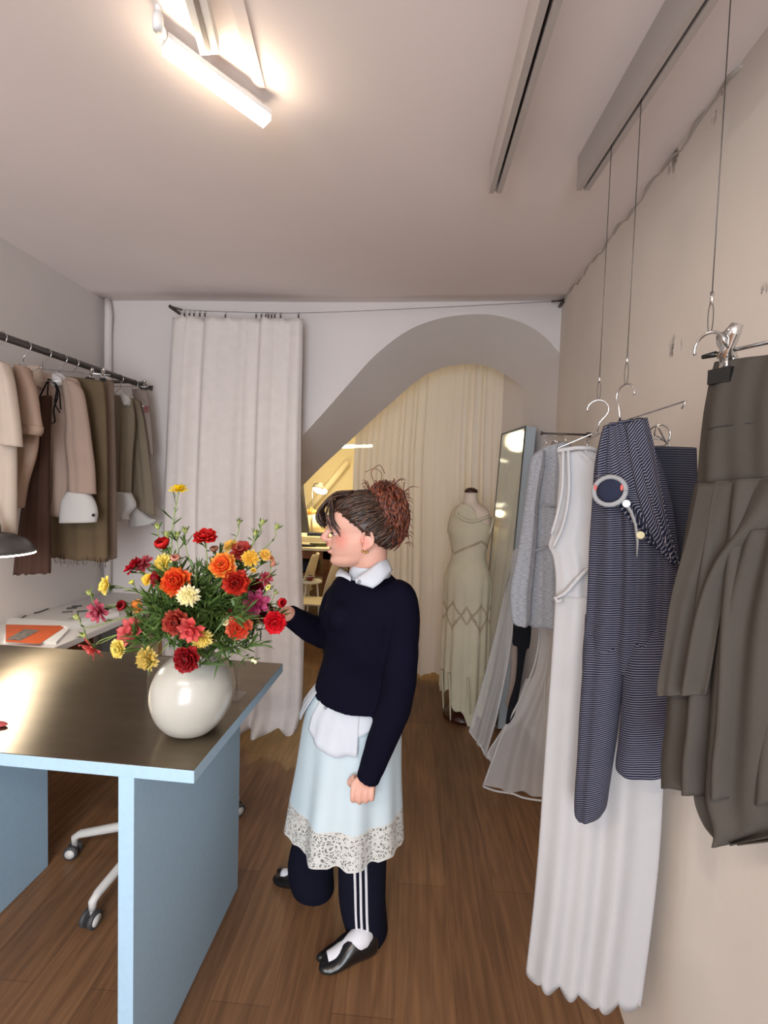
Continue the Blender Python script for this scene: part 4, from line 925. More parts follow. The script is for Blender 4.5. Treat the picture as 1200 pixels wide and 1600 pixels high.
xa, xb = P(229, 1090, ya)[0], P(373, 1085, ya)[0]
bevel(MB().box((xa, ya, TZ), (xb, ya+.004, TZ+.13)).build('upright_panel', GL, ac, smooth=False), .001)
bevel(MB().box((xa, ya+.0042, TZ), (xb, ya+.07, TZ+.004)).build('foot_panel', GL, ac, smooth=False), .001)

# ------------------------------------------------------------------ flowers
def petal_material():
    m = bpy.data.materials.new('petal'); m.use_nodes = True; nt = m.node_tree; b = nt.nodes['Principled BSDF']; b.inputs['Roughness'].default_value = .55
    b.inputs['Specular IOR Level'].default_value = .3
    at = N(m, 'ShaderNodeAttribute'); at.attribute_name = 'Col'; nt.links.new(at.outputs['Color'], b.inputs['Base Color'])
    tr = N(m, 'ShaderNodeBsdfTranslucent'); nt.links.new(at.outputs['Color'], tr.inputs[0]); mx = N(m, 'ShaderNodeMixShader'); mx.inputs[0].default_value = .3
    nt.links.new(b.outputs[0], mx.inputs[1]); nt.links.new(tr.outputs[0], mx.inputs[2]); nt.links.new(mx.outputs[0], nt.nodes['Material Output'].inputs[0]); return m
PETAL = petal_material()
STEM = noisy(mat('stem_green', (120, 142, 72), .55), 40, .2)
LEAF = noisy(mat('leaf_green', (66, 92, 38), .55), 40, .25)
def frame(n):
    n = np.array(n, float); n /= np.linalg.norm(n); u = np.cross(n, (0, 0, 1)) if abs(n[2]) < .95 else np.array([1., 0, 0]); u /= np.linalg.norm(u); return n, u, np.cross(n, u)
def bloom(parent, c, nrm, R, layers, cin, cout, seed, cen=None, wid=.9, ruff=.05, pn=6, pm=6, nm='bloom'):
    """layers: (count, radius, tilt: 0 = flat open, 1 = closed cup, lift)"""
    r = random.Random(seed); n, u, w = frame(nrm); mb = MB(); ci = np.array(srgb(cin)); co = np.array(srgb(cout))
    for (cnt, rad, tilt, lift) in layers:
        o0 = r.uniform(0, 6.28)
        for k in range(cnt):
            a = o0+2*PI*k/cnt+r.uniform(-.15, .15); d = u*math.cos(a)+w*math.sin(a); s = -u*math.sin(a)+w*math.cos(a)
            L = R*rad*r.uniform(.9, 1.08); W = wid*min(1.2, 2.6/max(cnt, 3)*1.25)*L*r.uniform(.9, 1.1); tl = tilt+r.uniform(-.08, .08); sh = r.uniform(.8, 1.12)
            vs2 = []; cs = []
            for j in range(pm+1):
                v = (0, .22, .46, .68, .84, .94, 1.)[j]; th = tl*PI*.5*(.35+.75*v) if tilt > .5 else tl*PI*.5*(1-.35*v)
                rr_ = L*v*math.cos(tl*PI*.5*.8); hh = L*(v**1.3)*math.sin(tl*PI*.5)+lift*R-(.10*L*v*v if tilt < .35 else 0)
                if tilt > .6: rr_ = L*.62*math.sin(v*PI*.62)*(1.25-tl*.5); hh = L*v*.85+lift*R
                wd_ = W*(.16+.84*min(1, v/.62)**.8)*(math.sqrt(max(0, 1-((v-.62)/.385)**2)) if v > .62 else 1)*.5
                for i in range(pn+1):
                    t = -1+2*i/pn; cup = (.28*(t*t)*wd_) if tilt < .6 else .1*wd_*t*t
                    rf = R*ruff*math.sin(t*5+k*2.1+v*3)*v*v
                    p = np.array(c)+d*(rr_-(.35*wd_*t*t if tilt > .6 else 0))+s*wd_*t+n*(hh+cup+rf)+(d*(-.12*L*t*t*v if v > .9 else 0))
                    vs2.append(p); q = max(0, min(1, (v-.3)/.7))**1.8*(1 if rad > .9 else .35); cc = (ci*(1-q)+co*q)*sh; cs.append(tuple(np.clip(cc, 0, 1)))
            Fp = [(j*(pn+1)+i, j*(pn+1)+i+1, (j+1)*(pn+1)+i+1, (j+1)*(pn+1)+i) for j in range(pm) for i in range(pn)]
            mb.add(vs2, Fp, cs)
    o = mb.build(nm, PETAL, parent)
    if cen:
        cm = MB(); cc = np.array(c)+n*R*.16
        cm.ell(cc, u*R*.16, w*R*.16, n*R*.12, 10, 6)
        for k in range(14):
            a = k*2.4; rr_ = R*.2*math.sqrt(k/14.); cm.sph(cc+(u*math.cos(a)+w*math.sin(a))*rr_+n*R*.1, R*.035, 6, 4)
        cm.build('flower_centre', mat('centre_%d' % seed, cen, .7), parent)
    return o
MOUTH = VC+np.array([.010, 0, .235])
def stem_path(tip, nrm, r):
    n = np.array(nrm, float)/np.linalg.norm(nrm); tip = np.array(tip)
    b0 = MOUTH+np.array([r.uniform(-.026, .026), r.uniform(-.026, .026), -.10]); b1 = MOUTH+(b0-MOUTH)*[.5, .5, 0]*1.0+np.array([0, 0, .02])
    d = tip-MOUTH
    k1 = MOUTH+d*.45+np.array([r.uniform(-.015, .015), r.uniform(-.015, .015), .03+.25*max(0, -d[2]+.02)+.06*np.linalg.norm(d[:2])])
    k2 = tip-n*.035-np.array([0, 0, .004])
    return crom([b0, b1, k1, k2, tip], 26)
def leaf_blades(mb, base, d, L, W, r, curl=.2):
    d = np.array(d, float)/np.linalg.norm(d); s = np.cross(d, (0, 0, 1)); s /= (np.linalg.norm(s)+1e-9); n = np.cross(s, d); m_ = 6; V = []; 
    tw = r.uniform(-1.2, 1.2); s2 = s*math.cos(tw)+n*math.sin(tw)
    for j in range(m_+1):
        v = j/m_; p = np.array(base)+d*L*v+np.array([0, 0, -curl*L*v*v]); w_ = W*math.sin(PI*min(1, .08+.92*v))**.9*.5+.0002
        V += [p-s2*w_, p+n*w_*.25, p+s2*w_]
    F_ = []
    for j in range(m_): a = j*3; F_ += [(a, a+3, a+4, a+1), (a+1, a+4, a+5, a+2)]
    mb.add(V, F_)
def foliage(parent, path, r, count=8, t0=.25, t1=.92, L=.05, W=.006, nm='leaves'):
    mb = MB()
    for k in range(count):
        t = r.uniform(t0, t1); i = min(int(t*(len(path)-1)), len(path)-2); p = path[i]
        ax = path[i+1]-path[i]; ax /= np.linalg.norm(ax)
        rd = np.array([r.uniform(-1, 1), r.uniform(-1, 1), r.uniform(-.4, .9)]); rd /= np.linalg.norm(rd); d = ax*.7+rd
        l = L*r.uniform(.5, 1.2)
        leaf_blades(mb, p, d, l, W*r.uniform(.7, 1.4), r, r.uniform(-.1, .35))
        if k % 2 == 0:       # forked lobes
            for q in (-1, 1):
                d2 = d+np.array([r.uniform(-.6, .6), r.uniform(-.6, .6), r.uniform(-.2, .5)]); leaf_blades(mb, p+d/np.linalg.norm(d)*l*.35, d2, l*.6, W*.8, r, .1)
    return mb.build(nm, LEAF, parent)
RAN = [(5, .35, .95, .02), (6, .55, .85, .0), (7, .75, .6, 0), (8, .95, .35, 0), (8, 1.0, .12, -.03)]
CUP = [(5, .5, .98, 0), (6, .75, .9, 0), (6, .95, .8, 0), (6, 1.0, .62, 0)]
ZIN = [(8, .3, .8, .16), (12, .5, .6, .14), (14, .7, .42, .10), (16, .86, .25, .05), (18, 1.0, .06, 0)]
OPEN = [(6, .5, .75, .02), (6, .8, .4, 0), (6, 1.0, .15, 0)]
COS = [(5, .6, .7, .02), (7, .95, .35, 0), (7, 1.05, .08, 0)]
Rc = (196, 24, 26); DR_ = (118, 10, 22); OR = (232, 74, 32); YE = (244, 214, 104); PY = (246, 232, 150); CRM = (248, 240, 206); PK = (216, 96, 110); MG = (186, 66, 104); CO = (228, 104, 90); PE = (240, 170, 96)
BQ = np.array([-.60, 1.15, 1.25])
FL = [ # px, py, diameter px, dY, type, inner, outer, normal bias (x, y, z), centre, label
 (279,762,26,.00,'zin',(250,216,20),(252,232,40),(0,-.25,1),None,'tall bright yellow flower standing highest above the bouquet'),
 (321,838,36,-.02,'ran',(178,14,18),(232,50,44),(.1,-.35,.9),None,'red flower with a cream petal on an upright stem at the top of the bouquet'),
 (256,854,34,.00,'cup',(150,8,14),(222,34,34),(-.1,-.5,.8),None,'deep red cupped flower at the upper left of the bouquet'),
 (252,880,31,-.03,'zin',(238,214,90),PY,(-.2,-1,.2),(150,150,60),'pale yellow ruffled flower just below the deep red cup'),
 (273,875,22,-.02,'cup',(220,130,120),(236,186,160),(.3,-.4,.8),None,'half open peach pink flower beside the pale yellow ruffled one'),
 (273,908,46,-.08,'ran',(208,26,18),(244,128,48),(0,-1,.25),None,'large orange red flower with golden petal rims left of centre'),
 (293,932,36,-.10,'zin',(246,236,176),(250,244,220),(.2,-1,-.1),None,'creamy white ruffled flower below the large orange red one'),
 (245,904,27,-.03,'ran',(130,0,20),(196,20,44),(-.5,-.8,.2),None,'crimson flower tucked left of the large orange red one'),
 (229,905,22,.0,'open',(244,200,70),YE,(-.4,-.8,.3),None,'golden yellow flower left of the crimson one'),
 (207,911,13,.0,'cup',(220,220,90),(232,232,130),(-.4,-.4,.8),None,'tiny lime yellow bud flower at the left'),
 (207,884,31,.05,'ran',(150,8,24),(206,26,44),(-.7,-.3,.6),None,'crimson flower at the upper left edge'),
 (222,880,30,.06,'cos',(160,44,60),(200,90,100),(-.2,-.6,.5),None,'dusty pink loose flower beside the upper left crimson one'),
 (163,914,31,.0,'open',(236,214,90),PY,(-.6,-.8,.2),(190,170,60),'pale yellow open flower at the far left edge of the bouquet'),
 (194,947,25,-.02,'cup',(90,0,12),(160,10,28),(-.2,-.9,.4),None,'small dark red cupped flower at the left'),
 (150,957,40,.0,'cos',(170,60,84),(218,116,132),(-.3,-.9,-.2),None,'large pink loose petalled flower at the far left'),
 (213,948,22,.01,'open',(240,150,70),PE,(-.1,-1,.1),None,'peach flower right of the small dark red one'),
 (201,985,44,-.03,'cos',(206,80,84),(228,122,118),(-.2,-.8,.4),None,'pink star petalled flower hanging over the left of the table'),
 (141,1015,36,-.04,'cos',(200,70,70),(232,120,112),(-.4,-.6,-.5),None,'coral pink flower drooping lowest on the left'),
 (183,1015,32,-.04,'open',(226,204,90),PY,(-.2,-1,0),(130,130,50),'pale yellow daisy like flower low on the left'),
 (227,1031,40,-.07,'zin',(216,186,90),(240,216,138),(-.1,-1,.05),(160,140,60),'round butter yellow many petalled flower beside the vase'),
 (290,1031,42,-.13,'ran',(120,6,16),(186,34,42),(0,-1,-.05),(90,20,20),'dark red round flower hanging in front of the white vase'),
 (274,973,42,-.10,'ran',(140,20,18),(196,92,72),(-.1,-1,.0),(80,20,20),'brownish red round flower at the lower centre'),
 (297,986,42,-.13,'cos',(196,60,64),(232,112,102),(.05,-.9,-.3),None,'coral star petalled flower above the dark red round one'),
 (314,999,34,-.10,'zin',(240,214,100),(248,230,160),(.2,-1,-.1),None,'pale yellow frilly flower right of the coral star one'),
 (373,981,42,-.04,'open',(196,44,24),(226,124,84),(.2,-.9,.2),None,'burnt orange flower at the lower right'),
 (347,883,42,-.05,'ran',(232,36,14),(246,196,84),(.1,-.9,.5),None,'fiery orange flower with yellow outer petals right of centre'),
 (368,911,40,-.05,'ran',(140,6,10),(222,60,34),(.2,-.9,.1),None,'deep red flower with orange rims below the fiery orange one'),
 (376,858,38,.02,'open',(150,30,30),(226,112,96),(.1,-.6,.8),(60,14,14),'coral pink flower with a dark centre at the upper right'),
 (359,851,26,.03,'zin',(244,196,80),(250,226,150),(-.3,-.5,.7),None,'yellow frilly flower behind the upper right coral one'),
 (391,872,28,.00,'zin',(240,190,60),(248,222,120),(.3,-.9,.3),None,'golden yellow frilly flower at the upper right'),
 (396,889,14,.00,'cup',(240,190,50),YE,(.3,-.7,-.3),None,'small yellow flower under the golden frilly one'),
 (415,866,20,.03,'open',(240,190,80),(246,216,130),(.6,-.6,.5),None,'small soft yellow flower at the upper right edge'),
 (422,873,14,.04,'cup',(220,130,80),(236,180,130),(.7,-.5,.3),None,'small peach flower at the right edge'),
 (417,904,22,.04,'cos',(170,40,60),(214,110,124),(.7,-.5,.4),None,'small pink loose flower high on the right edge'),
 (400,943,40,.00,'cos',(160,36,84),(206,100,140),(.4,-.9,.1),None,'magenta pink flower with long petals at the right'),
 (413,957,30,.02,'ran',(52,0,10),(96,8,26),(.6,-.7,.1),None,'blackish maroon flower at the right'),
 (437,942,24,.03,'cup',(190,10,30),(222,40,52),(.8,-.5,.2),None,'small bright red flower just above her fingers'),
 (430,973,36,-.03,'ran',(196,6,24),(230,36,50),(.3,-1,-.05),None,'bright red ruffled flower in front of her hand'),
 (361,960,24,.0,'cup',(90,0,18),(140,12,34),(.2,-.8,.2),None,'maroon flower in the shade right of centre'),
 (355,973,18,-.03,'cup',(240,224,160),CRM,(-.1,-.8,.4),None,'small cream flower left of the burnt orange one'),
 (399,915,26,.05,'ran',(96,0,14),(150,14,34),(.4,-.7,.4),None,'dark crimson flower behind the deep red one at the right'),
 (335,861,20,.02,'cup',(150,90,70),(196,140,110),(0,-.3,1),None,'brownish pink half open flower at the top centre'),
 (240,944,18,.0,'open',(240,150,80),(244,190,120),(0,-1,0),None,'small apricot flower in the left centre greenery'),
 (253,946,14,.0,'cup',(214,206,100),(230,222,140),(0,-.8,.5),None,'tiny greenish yellow flower in the left centre greenery'),
 (334,1000,16,-.02,'cup',(230,150,100),(240,190,150),(.1,-.9,0),None,'small apricot flower deep in the lower centre'),
]
TY = {'ran': RAN, 'cup': CUP, 'zin': ZIN, 'open': OPEN, 'cos': COS}
for k, (px, py, dp, dY, ty, ci, co, nb, cen, lab) in enumerate(FL):
    r = random.Random(100+k); Y = 1.14+dY; c = P(px, py, Y); R = dp/2*Y/F_PX*1.17
    n = np.array(nb, float); n /= np.linalg.norm(n)
    t = thing('flower', lab, 'flower', c-n*R*.3, 'flowers in the white vase')
    bloom(t, c-n*R*.25, n, R, TY[ty], ci, co, 300+k, cen, wid={'ran': 1.75, 'cup': 1.6, 'zin': 1.5, 'open': 1.45, 'cos': 1.05}[ty], ruff=.07 if ty == 'ran' else .04)
    path = stem_path(c-n*R*.3, n, r)
    if k == 0: path = crom([path[0], MOUTH, P(270, 905, Y), P(268, 850, Y), P(271, 815, Y), P(276, 785, Y), c-n*R*.3], 26)
    MB().tube(path, [.0021-.0007*i/25 for i in range(26)], 6).build('stem', STEM, t)
    MB().ell(c-n*R*.32, n*R*.12, frame(n)[1]*R*.28, frame(n)[2]*R*.28, 8, 6).build('calyx', LEAF, t)
    foliage(t, path, r, 7 if k else 5, .3, .9)
BUD = [(246,822,.05,'slender green bud beside the white cuff'),(289,828,.02,'leafy green bud left of the red top flower'),(261,835,.0,'left one of the twin green buds above the deep red cup'),(276,835,.0,'right one of the twin green buds above the deep red cup'),
 (374,815,.03,'thin spiky green bud high on the right'),(410,816,.05,'round green bud high on the right'),(433,823,.06,'outermost green bud reaching right'),(391,907,.0,'pale green bud on a long curved stem at the right'),
 (419,918,.02,'yellowish bud at the right edge'),(431,926,.03,'small green bud above the small red flower'),(119,964,.0,'closed green bud furthest left'),(397,1033,-.02,'cream tipped bud drooping over the table corner'),(139,926,.02,'pale green seed bud left of the pale yellow flower'),
 (130,992,-.02,'pale green bud on a looping stem at the left'),(427,881,.04,'brownish pink bud at the right edge'),(400,832,.04,'green leafy bud between the high right stems'),(152,760,0,'')]
for k, (px, py, dY, lab) in enumerate(BUD[:-1]):
    r = random.Random(900+k); Y = 1.14+dY; c = P(px, py, Y); d = c-MOUTH; n = d/np.linalg.norm(d)+np.array([0, 0, .5])*(1 if k != 11 else -.6); n /= np.linalg.norm(n)
    t = thing('flower_bud', lab, 'flower bud', c, 'green buds in the white vase'); rr_ = .0085 if k not in (4, 9) else .0055
    q, u, w = frame(n); bm_ = MB(); bc = srgb((150, 160, 90) if k not in (8, 11, 14) else ((232, 220, 110) if k == 8 else ((226, 216, 176) if k == 11 else (190, 120, 100))))
    bm_.ell(c, u*rr_*.8, w*rr_*.8, q*rr_*1.1, 10, 8); bd = bm_.build('bud', noisy(mat('bud_%d' % k, bc, .6), 60, .2), t)
    lf = MB()
    for a in range(5):
        dd_ = q*.9+.75*(u*math.cos(a*1.26)+w*math.sin(a*1.26)); leaf_blades(lf, c-q*rr_, dd_, rr_*3.0, .004, r, 0)
    lf.build('sepals', LEAF, bd)
    path = stem_path(c-q*rr_, q, r); MB().tube(path, .0013, 6).build('stem', STEM, t)
    foliage(t, path, r, 6, .45, .95, L=.04, W=.004)
tag_l = 'thin green leafy sprig inside the dense middle of the bouquet'
for k in range(95):
    r = random.Random(1500+k); a = r.uniform(0, 2*PI); el = r.uniform(-.25, 1.35); L = r.uniform(.13, .225)
    tip = MOUTH+np.array([math.cos(a)*math.cos(el)*L*1.0, math.sin(a)*math.cos(el)*L*.75, .05+math.sin(el)*L*.95])
    tip[1] = max(tip[1], 1.085+.02*math.sin(k))
    t = thing('leafy_sprig', tag_l, 'greenery', tip, 'leafy sprigs in the white vase'); path = stem_path(tip, tip-MOUTH+np.array([0, 0, .05]), r)
    MB().tube(path, .0013, 5).build('stem', STEM, t); foliage(t, path, r, 24, .28, 1, L=.058, W=.0062)
# ------------------------------------------------------------------ the woman
def voxel(mb, name, size, mats_, parent, smooth=6, fac=.5):
    o = mb.build('tmp', mats_[0] if isinstance(mats_, list) else mats_)
    m = o.modifiers.new('r', 'REMESH'); m.mode = 'VOXEL'; m.voxel_size = size; m.use_smooth_shade = True
    s = o.modifiers.new('s', 'SMOOTH'); s.factor = fac; s.iterations = smooth
    dg = bpy.context.evaluated_depsgraph_get(); me = bpy.data.meshes.new_from_object(o.evaluated_get(dg), preserve_all_data_layers=False, depsgraph=dg)
    bpy.data.objects.remove(o); me.materials.clear(); me.name = name
    for q in (mats_ if isinstance(mats_, list) else [mats_]): me.materials.append(q)
    me.polygons.foreach_set('use_smooth', [True]*len(me.polygons))
    k = bpy.data.objects.new(name, me); link(k, parent); return k

HO = P(568, 847, 1.335)+np.array([0, .070, 0]); HS = 1.055
Fd = np.array([-.985, -.10, -.05]); Fd /= np.linalg.norm(Fd); Sd = np.cross((0, 0, 1), Fd); Sd /= np.linalg.norm(Sd); Ud = np.cross(Fd, Sd)
def hp(f, s, u): return HO+HS*(Fd*f+Sd*s+Ud*u)
per = thing('person', 'woman in a navy sweater, white lace skirt and striped track trousers reaching for the flowers', 'person', (P(548, 1450, 1.55)[0], 1.55, 0))

# skin with cheek blush and lips as their own colour
SK = mat('skin', (206, 158, 140), .5, sss=.12); SK.node_tree.nodes['Principled BSDF'].inputs['Subsurface Radius'].default_value = (.01, .004, .002)
def spot(m, prev, p, r, c, amt, soft=.6):
    nt = m.node_tree; tc = N(m, 'ShaderNodeTexCoord'); vd = N(m, 'ShaderNodeVectorMath', operation='DISTANCE'); vd.inputs[1].default_value = tuple(p)
    nt.links.new(tc.outputs['Object'], vd.inputs[0]); mr = N(m, 'ShaderNodeMapRange'); mr.inputs['From Min'].default_value = r; mr.inputs['From Max'].default_value = r*(1-soft); mr.inputs['To Max'].default_value = amt
    mr.interpolation_type = 'SMOOTHSTEP'
    nt.links.new(vd.outputs['Value'], mr.inputs[0]); mx = N(m, 'ShaderNodeMix', data_type='RGBA'); mx.inputs[7].default_value = (*srgb(c), 1)
    if prev is None: mx.inputs[6].default_value = m.node_tree.nodes['Principled BSDF'].inputs['Base Color'].default_value
    else: nt.links.new(prev, mx.inputs[6])
    nt.links.new(mr.outputs[0], mx.inputs[0]); return mx.outputs[2]
pv = None
for s in (1, -1):
    pv = spot(SK, pv, hp(.078, .052*s, .006), .045, (206, 96, 88), .45, .97)
    pv = spot(SK, pv, hp(.004, .078*s, .0), .03, (216, 120, 104), .5, .8)
pv = spot(SK, pv, hp(.135, 0, .012), .018, (216, 120, 108), .45, .8)
pv = spot(SK, pv, hp(.122, .008, -.012), .0125, (186, 92, 86), .8, .5); pv = spot(SK, pv, hp(.121, .006, -.034), .0125, (186, 92, 86), .8, .5)
SK.node_tree.links.new(pv, SK.node_tree.nodes['Principled BSDF'].inputs['Base Color'])

body = MB()
HR_ = [ # u, front, back, half width
 (-.082,.080,.050,.010),(-.077,.098,.030,.026),(-.068,.110,.005,.038),(-.058,.113,-.015,.045),(-.047,.107,-.03,.049),(-.038,.110,-.045,.053),(-.028,.109,-.052,.057),(-.015,.111,-.062,.061),(0,.108,-.072,.065),
 (.014,.107,-.080,.067),(.026,.108,-.085,.068),(.036,.115,-.089,.070),(.048,.121,-.093,.072),(.065,.121,-.096,.074),(.085,.114,-.094,.073),(.103,.101,-.085,.067),(.118,.080,-.068,.056),(.129,.05,-.042,.038),(.135,.015,-.012,.012)]
hr = crom(HR_, 54); rings = []
for u, f, b, w in hr:
    c0 = (f+b)*.5-.012*(1 if u > 0 else .3); ring = []
    for a in np.linspace(0, 2*PI, 48, endpoint=False):
        ca, sa = math.cos(a), math.sin(a); fa = (f-c0) if ca > 0 else (c0-b)
        e = .82 if u > -.04 else .9
        x = c0+fa*math.copysign(abs(ca)**e, ca); y = w*math.copysign(abs(sa)**(.95), sa)
        # eye socket
        for sg in (-1, 1):
            x -= .011*math.exp(-(((u-.030)/.013)**2+((y-.032*sg)/.016)**2)) if ca > 0 else 0
        ring.append(hp(x, y, u))
    rings.append(ring)
body.loft(rings)
# nose, lips, chin
ns = [(.112,.038,.006,.006),(.119,.028,.007,.008),(.129,.019,.009,.011),(.134,.010,.0115,.012),(.129,.002,.012,.009),(.116,.000,.010,.004)]
for (f, u, w, dpt) in ns: body.ell(hp(f-.004, 0, u), Fd*dpt*HS*1.15, Sd*w*HS, Ud*.0075*HS, 12, 8)
for k in range(6):
    t = k/5; body.ell(hp(.113+.0195*t, 0, .038-.026*t), Fd*.0085*HS, Sd*(.006+.003*t)*HS, Ud*.007*HS, 10, 6)
for s in (-1, 1): body.ell(hp(.116, .010*s, .005), Fd*.010*HS, Sd*.006*HS, Ud*.0065*HS, 10, 6)
body.ell(hp(.1135, 0, -.0135), Fd*.010*HS, Sd*.019*HS, Ud*.0055*HS, 14, 8)
body.ell(hp(.1115, 0, -.0335), Fd*.010*HS, Sd*.017*HS, Ud*.0060*HS, 14, 8)
for s in (-1, 1):  # ears
    body.ell(hp(-.004, .070*s, .006), Fd*.018*HS+Sd*s*(-.004), Sd*.008*HS, Ud*.029*HS, 16, 10)
    rim = [hp(-.006-.016*math.cos(a), (.077+.003*math.sin(a))*s, .009+.026*math.sin(a)) for a in np.linspace(-.9, 3.6, 18)]
    body.tube(rim, .0045, 8)
    body.ell(hp(.003, .074*s, -.018), Fd*.008*HS, Sd*.006*HS, Ud*.010*HS, 10, 6)
TYC = 1.45
def tp(px, py, Y): return np.array(P(px, py, Y))
neck = [hp(-.010, 0, -.01), hp(-.012, 0, -.055), tp(573, 888, TYC-.02), tp(578, 906, TYC)]
body.tube(crom(neck, 12), [.055, .055, .054, .053, .053, .053, .054, .056, .058, .062, .066, .07], 24)
sx = np.array([.78, -.63, 0]); sy = np.array([.63, .78, 0])
def tring(c, a, b, n=56, ph=0): return [c+sx*a*math.cos(t)+sy*b*math.sin(t) for t in np.linspace(0, 2*PI, n, endpoint=False)]
TOR = [(892,578,1.455,.060,.058),(900,577,1.455,.098,.070),(909,576,1.455,.136,.084),(922,575,1.453,.158,.096),(942,573,1.45,.166,.108),(965,571,1.445,.166,.122),(990,570,1.445,.160,.124),(1015,568,1.45,.152,.116),(1042,562,1.46,.150,.112),(1070,559,1.47,.163,.128),(1086,558,1.47,.168,.134)]
tor = crom(TOR, 36)
body.loft([tring(tp(cx, py, Y), a*.90, b*.90) for py, cx, Y, a, b in tor])
hipc = tp(556, 1140, 1.48); body.loft([tring(tp(558, 1080, 1.47), .135, .10), tring(hipc, .145, .12), tring(hipc-np.array([0, 0, .1]), .12, .10)])
# arms: near (left) hangs down, far (right) reaches to the flowers
LA = [tp(610, 922, 1.40), tp(628, 945, 1.37), tp(628, 1010, 1.335), tp(620, 1090, 1.325), tp(594, 1165, 1.315), tp(570, 1222, 1.30)]
RA = [tp(536, 925, 1.53), tp(524, 950, 1.56), tp(513, 990, 1.56), tp(494, 985, 1.50), tp(470, 972, 1.42), tp(446, 957, 1.36)]
la = crom(LA, 26); ra = crom(RA, 26)
rad = np.interp(np.linspace(0, 1, 26), [0, .15, .45, .6, 1], [.042, .043, .038, .036, .024])
body.tube(la, rad, 20); body.tube(ra, rad, 20)
# left hand, loosely curled, fingers towards the floor
hb = LA[-1]; k0 = tp(566, 1236, 1.295)
hx_ = np.array([1, .12, 0.]); hx_ /= np.linalg.norm(hx_)
body.ell(tp(567, 1229, 1.298), hx_*.037, (0, .014, 0), (0, 0, .036), 18, 10)
for i, (dx, ln, ry) in enumerate(((-.029, .034, .0090), (-.0095, .039, .0095), (.0105, .036, .0092), (.0285, .030, .0082))):
    b0 = tp(567, 1234, 1.296)+hx_*dx; body.tube(crom([b0+np.array([0, .004, .022]), b0+np.array([0, -.006, -.006]), b0+np.array([0, -.005, -ln*.8]), b0+np.array([0, .014, -ln-.004]), b0+np.array([0, .031, -ln+.010]), b0+np.array([0, .030, .004])], 14), [ry*1.05]*5+[ry]*5+[ry*.9]*3+[ry*.5], 10)
b0 = tp(549, 1222, 1.305); body.tube(crom([b0+np.array([.012, .004, .012]), b0+np.array([-.006, .012, -.008]), b0+np.array([-.004, .028, -.026]), b0+np.array([.010, .036, -.036])], 10), [.012, .012, .011, .0105, .010, .010, .009, .009, .008, .005], 10)
# right hand: palm towards the bouquet, fingers curled round a flower stem
wr = RA[-1]; pd = np.array([-1, -.12, .03]); pd /= np.linalg.norm(pd); pn_ = np.array([0, 0, 1.])
palm = wr+pd*.036; body.ell(palm, pd*.045, (0, .034, 0), pn_*.0135, 18, 10)
for i, (dy, ln) in enumerate(((-.028, .060), (-.0095, .070), (.010, .066), (.028, .052))):
    b0 = palm+pd*.032+np.array([0, dy, 0]); body.tube(crom([b0-pd*.015, b0+pd*ln*.45+pn_*.006, b0+pd*ln*.85-pn_*.006, b0+pd*ln*1.0-pn_*.028], 12), np.linspace(.0098, .0070, 12), 10)
b0 = palm+np.array([0, -.026, 0])-pd*.018; body.tube(crom([b0, b0+pd*.022+np.array([0, -.016, -.006]), b0+pd*.052+np.array([0, -.014, -.020]), b0+pd*.068+np.array([0, -.004, -.028])], 12), np.linspace(.0125, .008, 12), 10)
# legs and feet
HIPL, HIPR = hipc+sx*.075-np.array([0, 0, .03]), hipc-sx*.075-np.array([0, 0, .03])
AL = np.array(PZ(572, 1462, .11)); AL = tp(572, 1440, 1.50); AR = tp(486, 1372, 1.68)
KL = (HIPL+AL)/2+np.array([-.03, -.01, 0]); KR = (HIPR+AR)/2+np.array([-.04, -.03, 0])
for h_, k_, a_ in ((HIPL, KL, AL), (HIPR, KR, AR)):
    lg = crom([h_, k_, a_], 18); body.tube(lg, np.interp(np.linspace(0, 1, 18), [0, .5, .7, 1], [.078, .052, .05, .034]), 18)
def foot_axes(toe, heel): d = heel-toe; d[2] = 0; L = np.linalg.norm(d); d /= L; return d, np.array([-d[1], d[0], 0]), L
T1, H1 = PZ(500, 1512, .0), PZ(583, 1484, .0); T1[2] = H1[2] = 0
T2, H2 = PZ(432, 1372, .0), PZ(500, 1392, .0); T2[2] = H2[2] = 0
for T_, H_, a_ in ((T1, H1, AL), (T2, H2, AR)):
    body.tube([a_, H_+(T_-H_)*.25+np.array([0, 0, .06]), H_+(T_-H_)*.5+np.array([0, 0, .036]), H_+(T_-H_)*.85+np.array([0, 0, .024])], [.034, .036, .028, .016], 14)
bo = voxel(body, 'body', .0032, SK, per, 5)
# eyes, brow, lashes, mouth line
EW = mat('eye_white', (222, 214, 208), .3); EI = mat('iris', (50, 34, 26), .2); HB = mat('brow_hair', (58, 38, 28), .7)
for s in (-1, 1):
    e0 = hp(.0885, .031*s, .029); eb = MB().sph(e0, .0122, 20, 14).build('eyeball', EW, per); MB().ell(e0+Ud*.0022+Fd*.0006, Fd*.0132, Sd*.0140, Ud*.0115, 20, 14).build('eyelid', SK, per); MB().ell(e0+Fd*.0085, Fd*.0045, Sd*.0058, Ud*.0058).build('iris', EI, eb)
    MB().tube([hp(.093+.012*math.cos(a), (.031+.017*math.sin(a))*s, .0262-.002*abs(math.sin(a))) for a in np.linspace(-1.2, 1.3, 10)], [.001]+[.0018]*8+[.0008], 6).build('eyelashes', mat('lash_%d' % s, (26, 18, 16), .6), per)
    MB().tube([hp(.118-.020*t*t, (.012+.042*t)*s, .050+.006*math.sin(PI*t)) for t in np.linspace(0, 1, 10)], [.0022, .003, .003, .003, .0028, .0026, .0024, .002, .0015, .001], 6).build('eyebrow', HB, per)
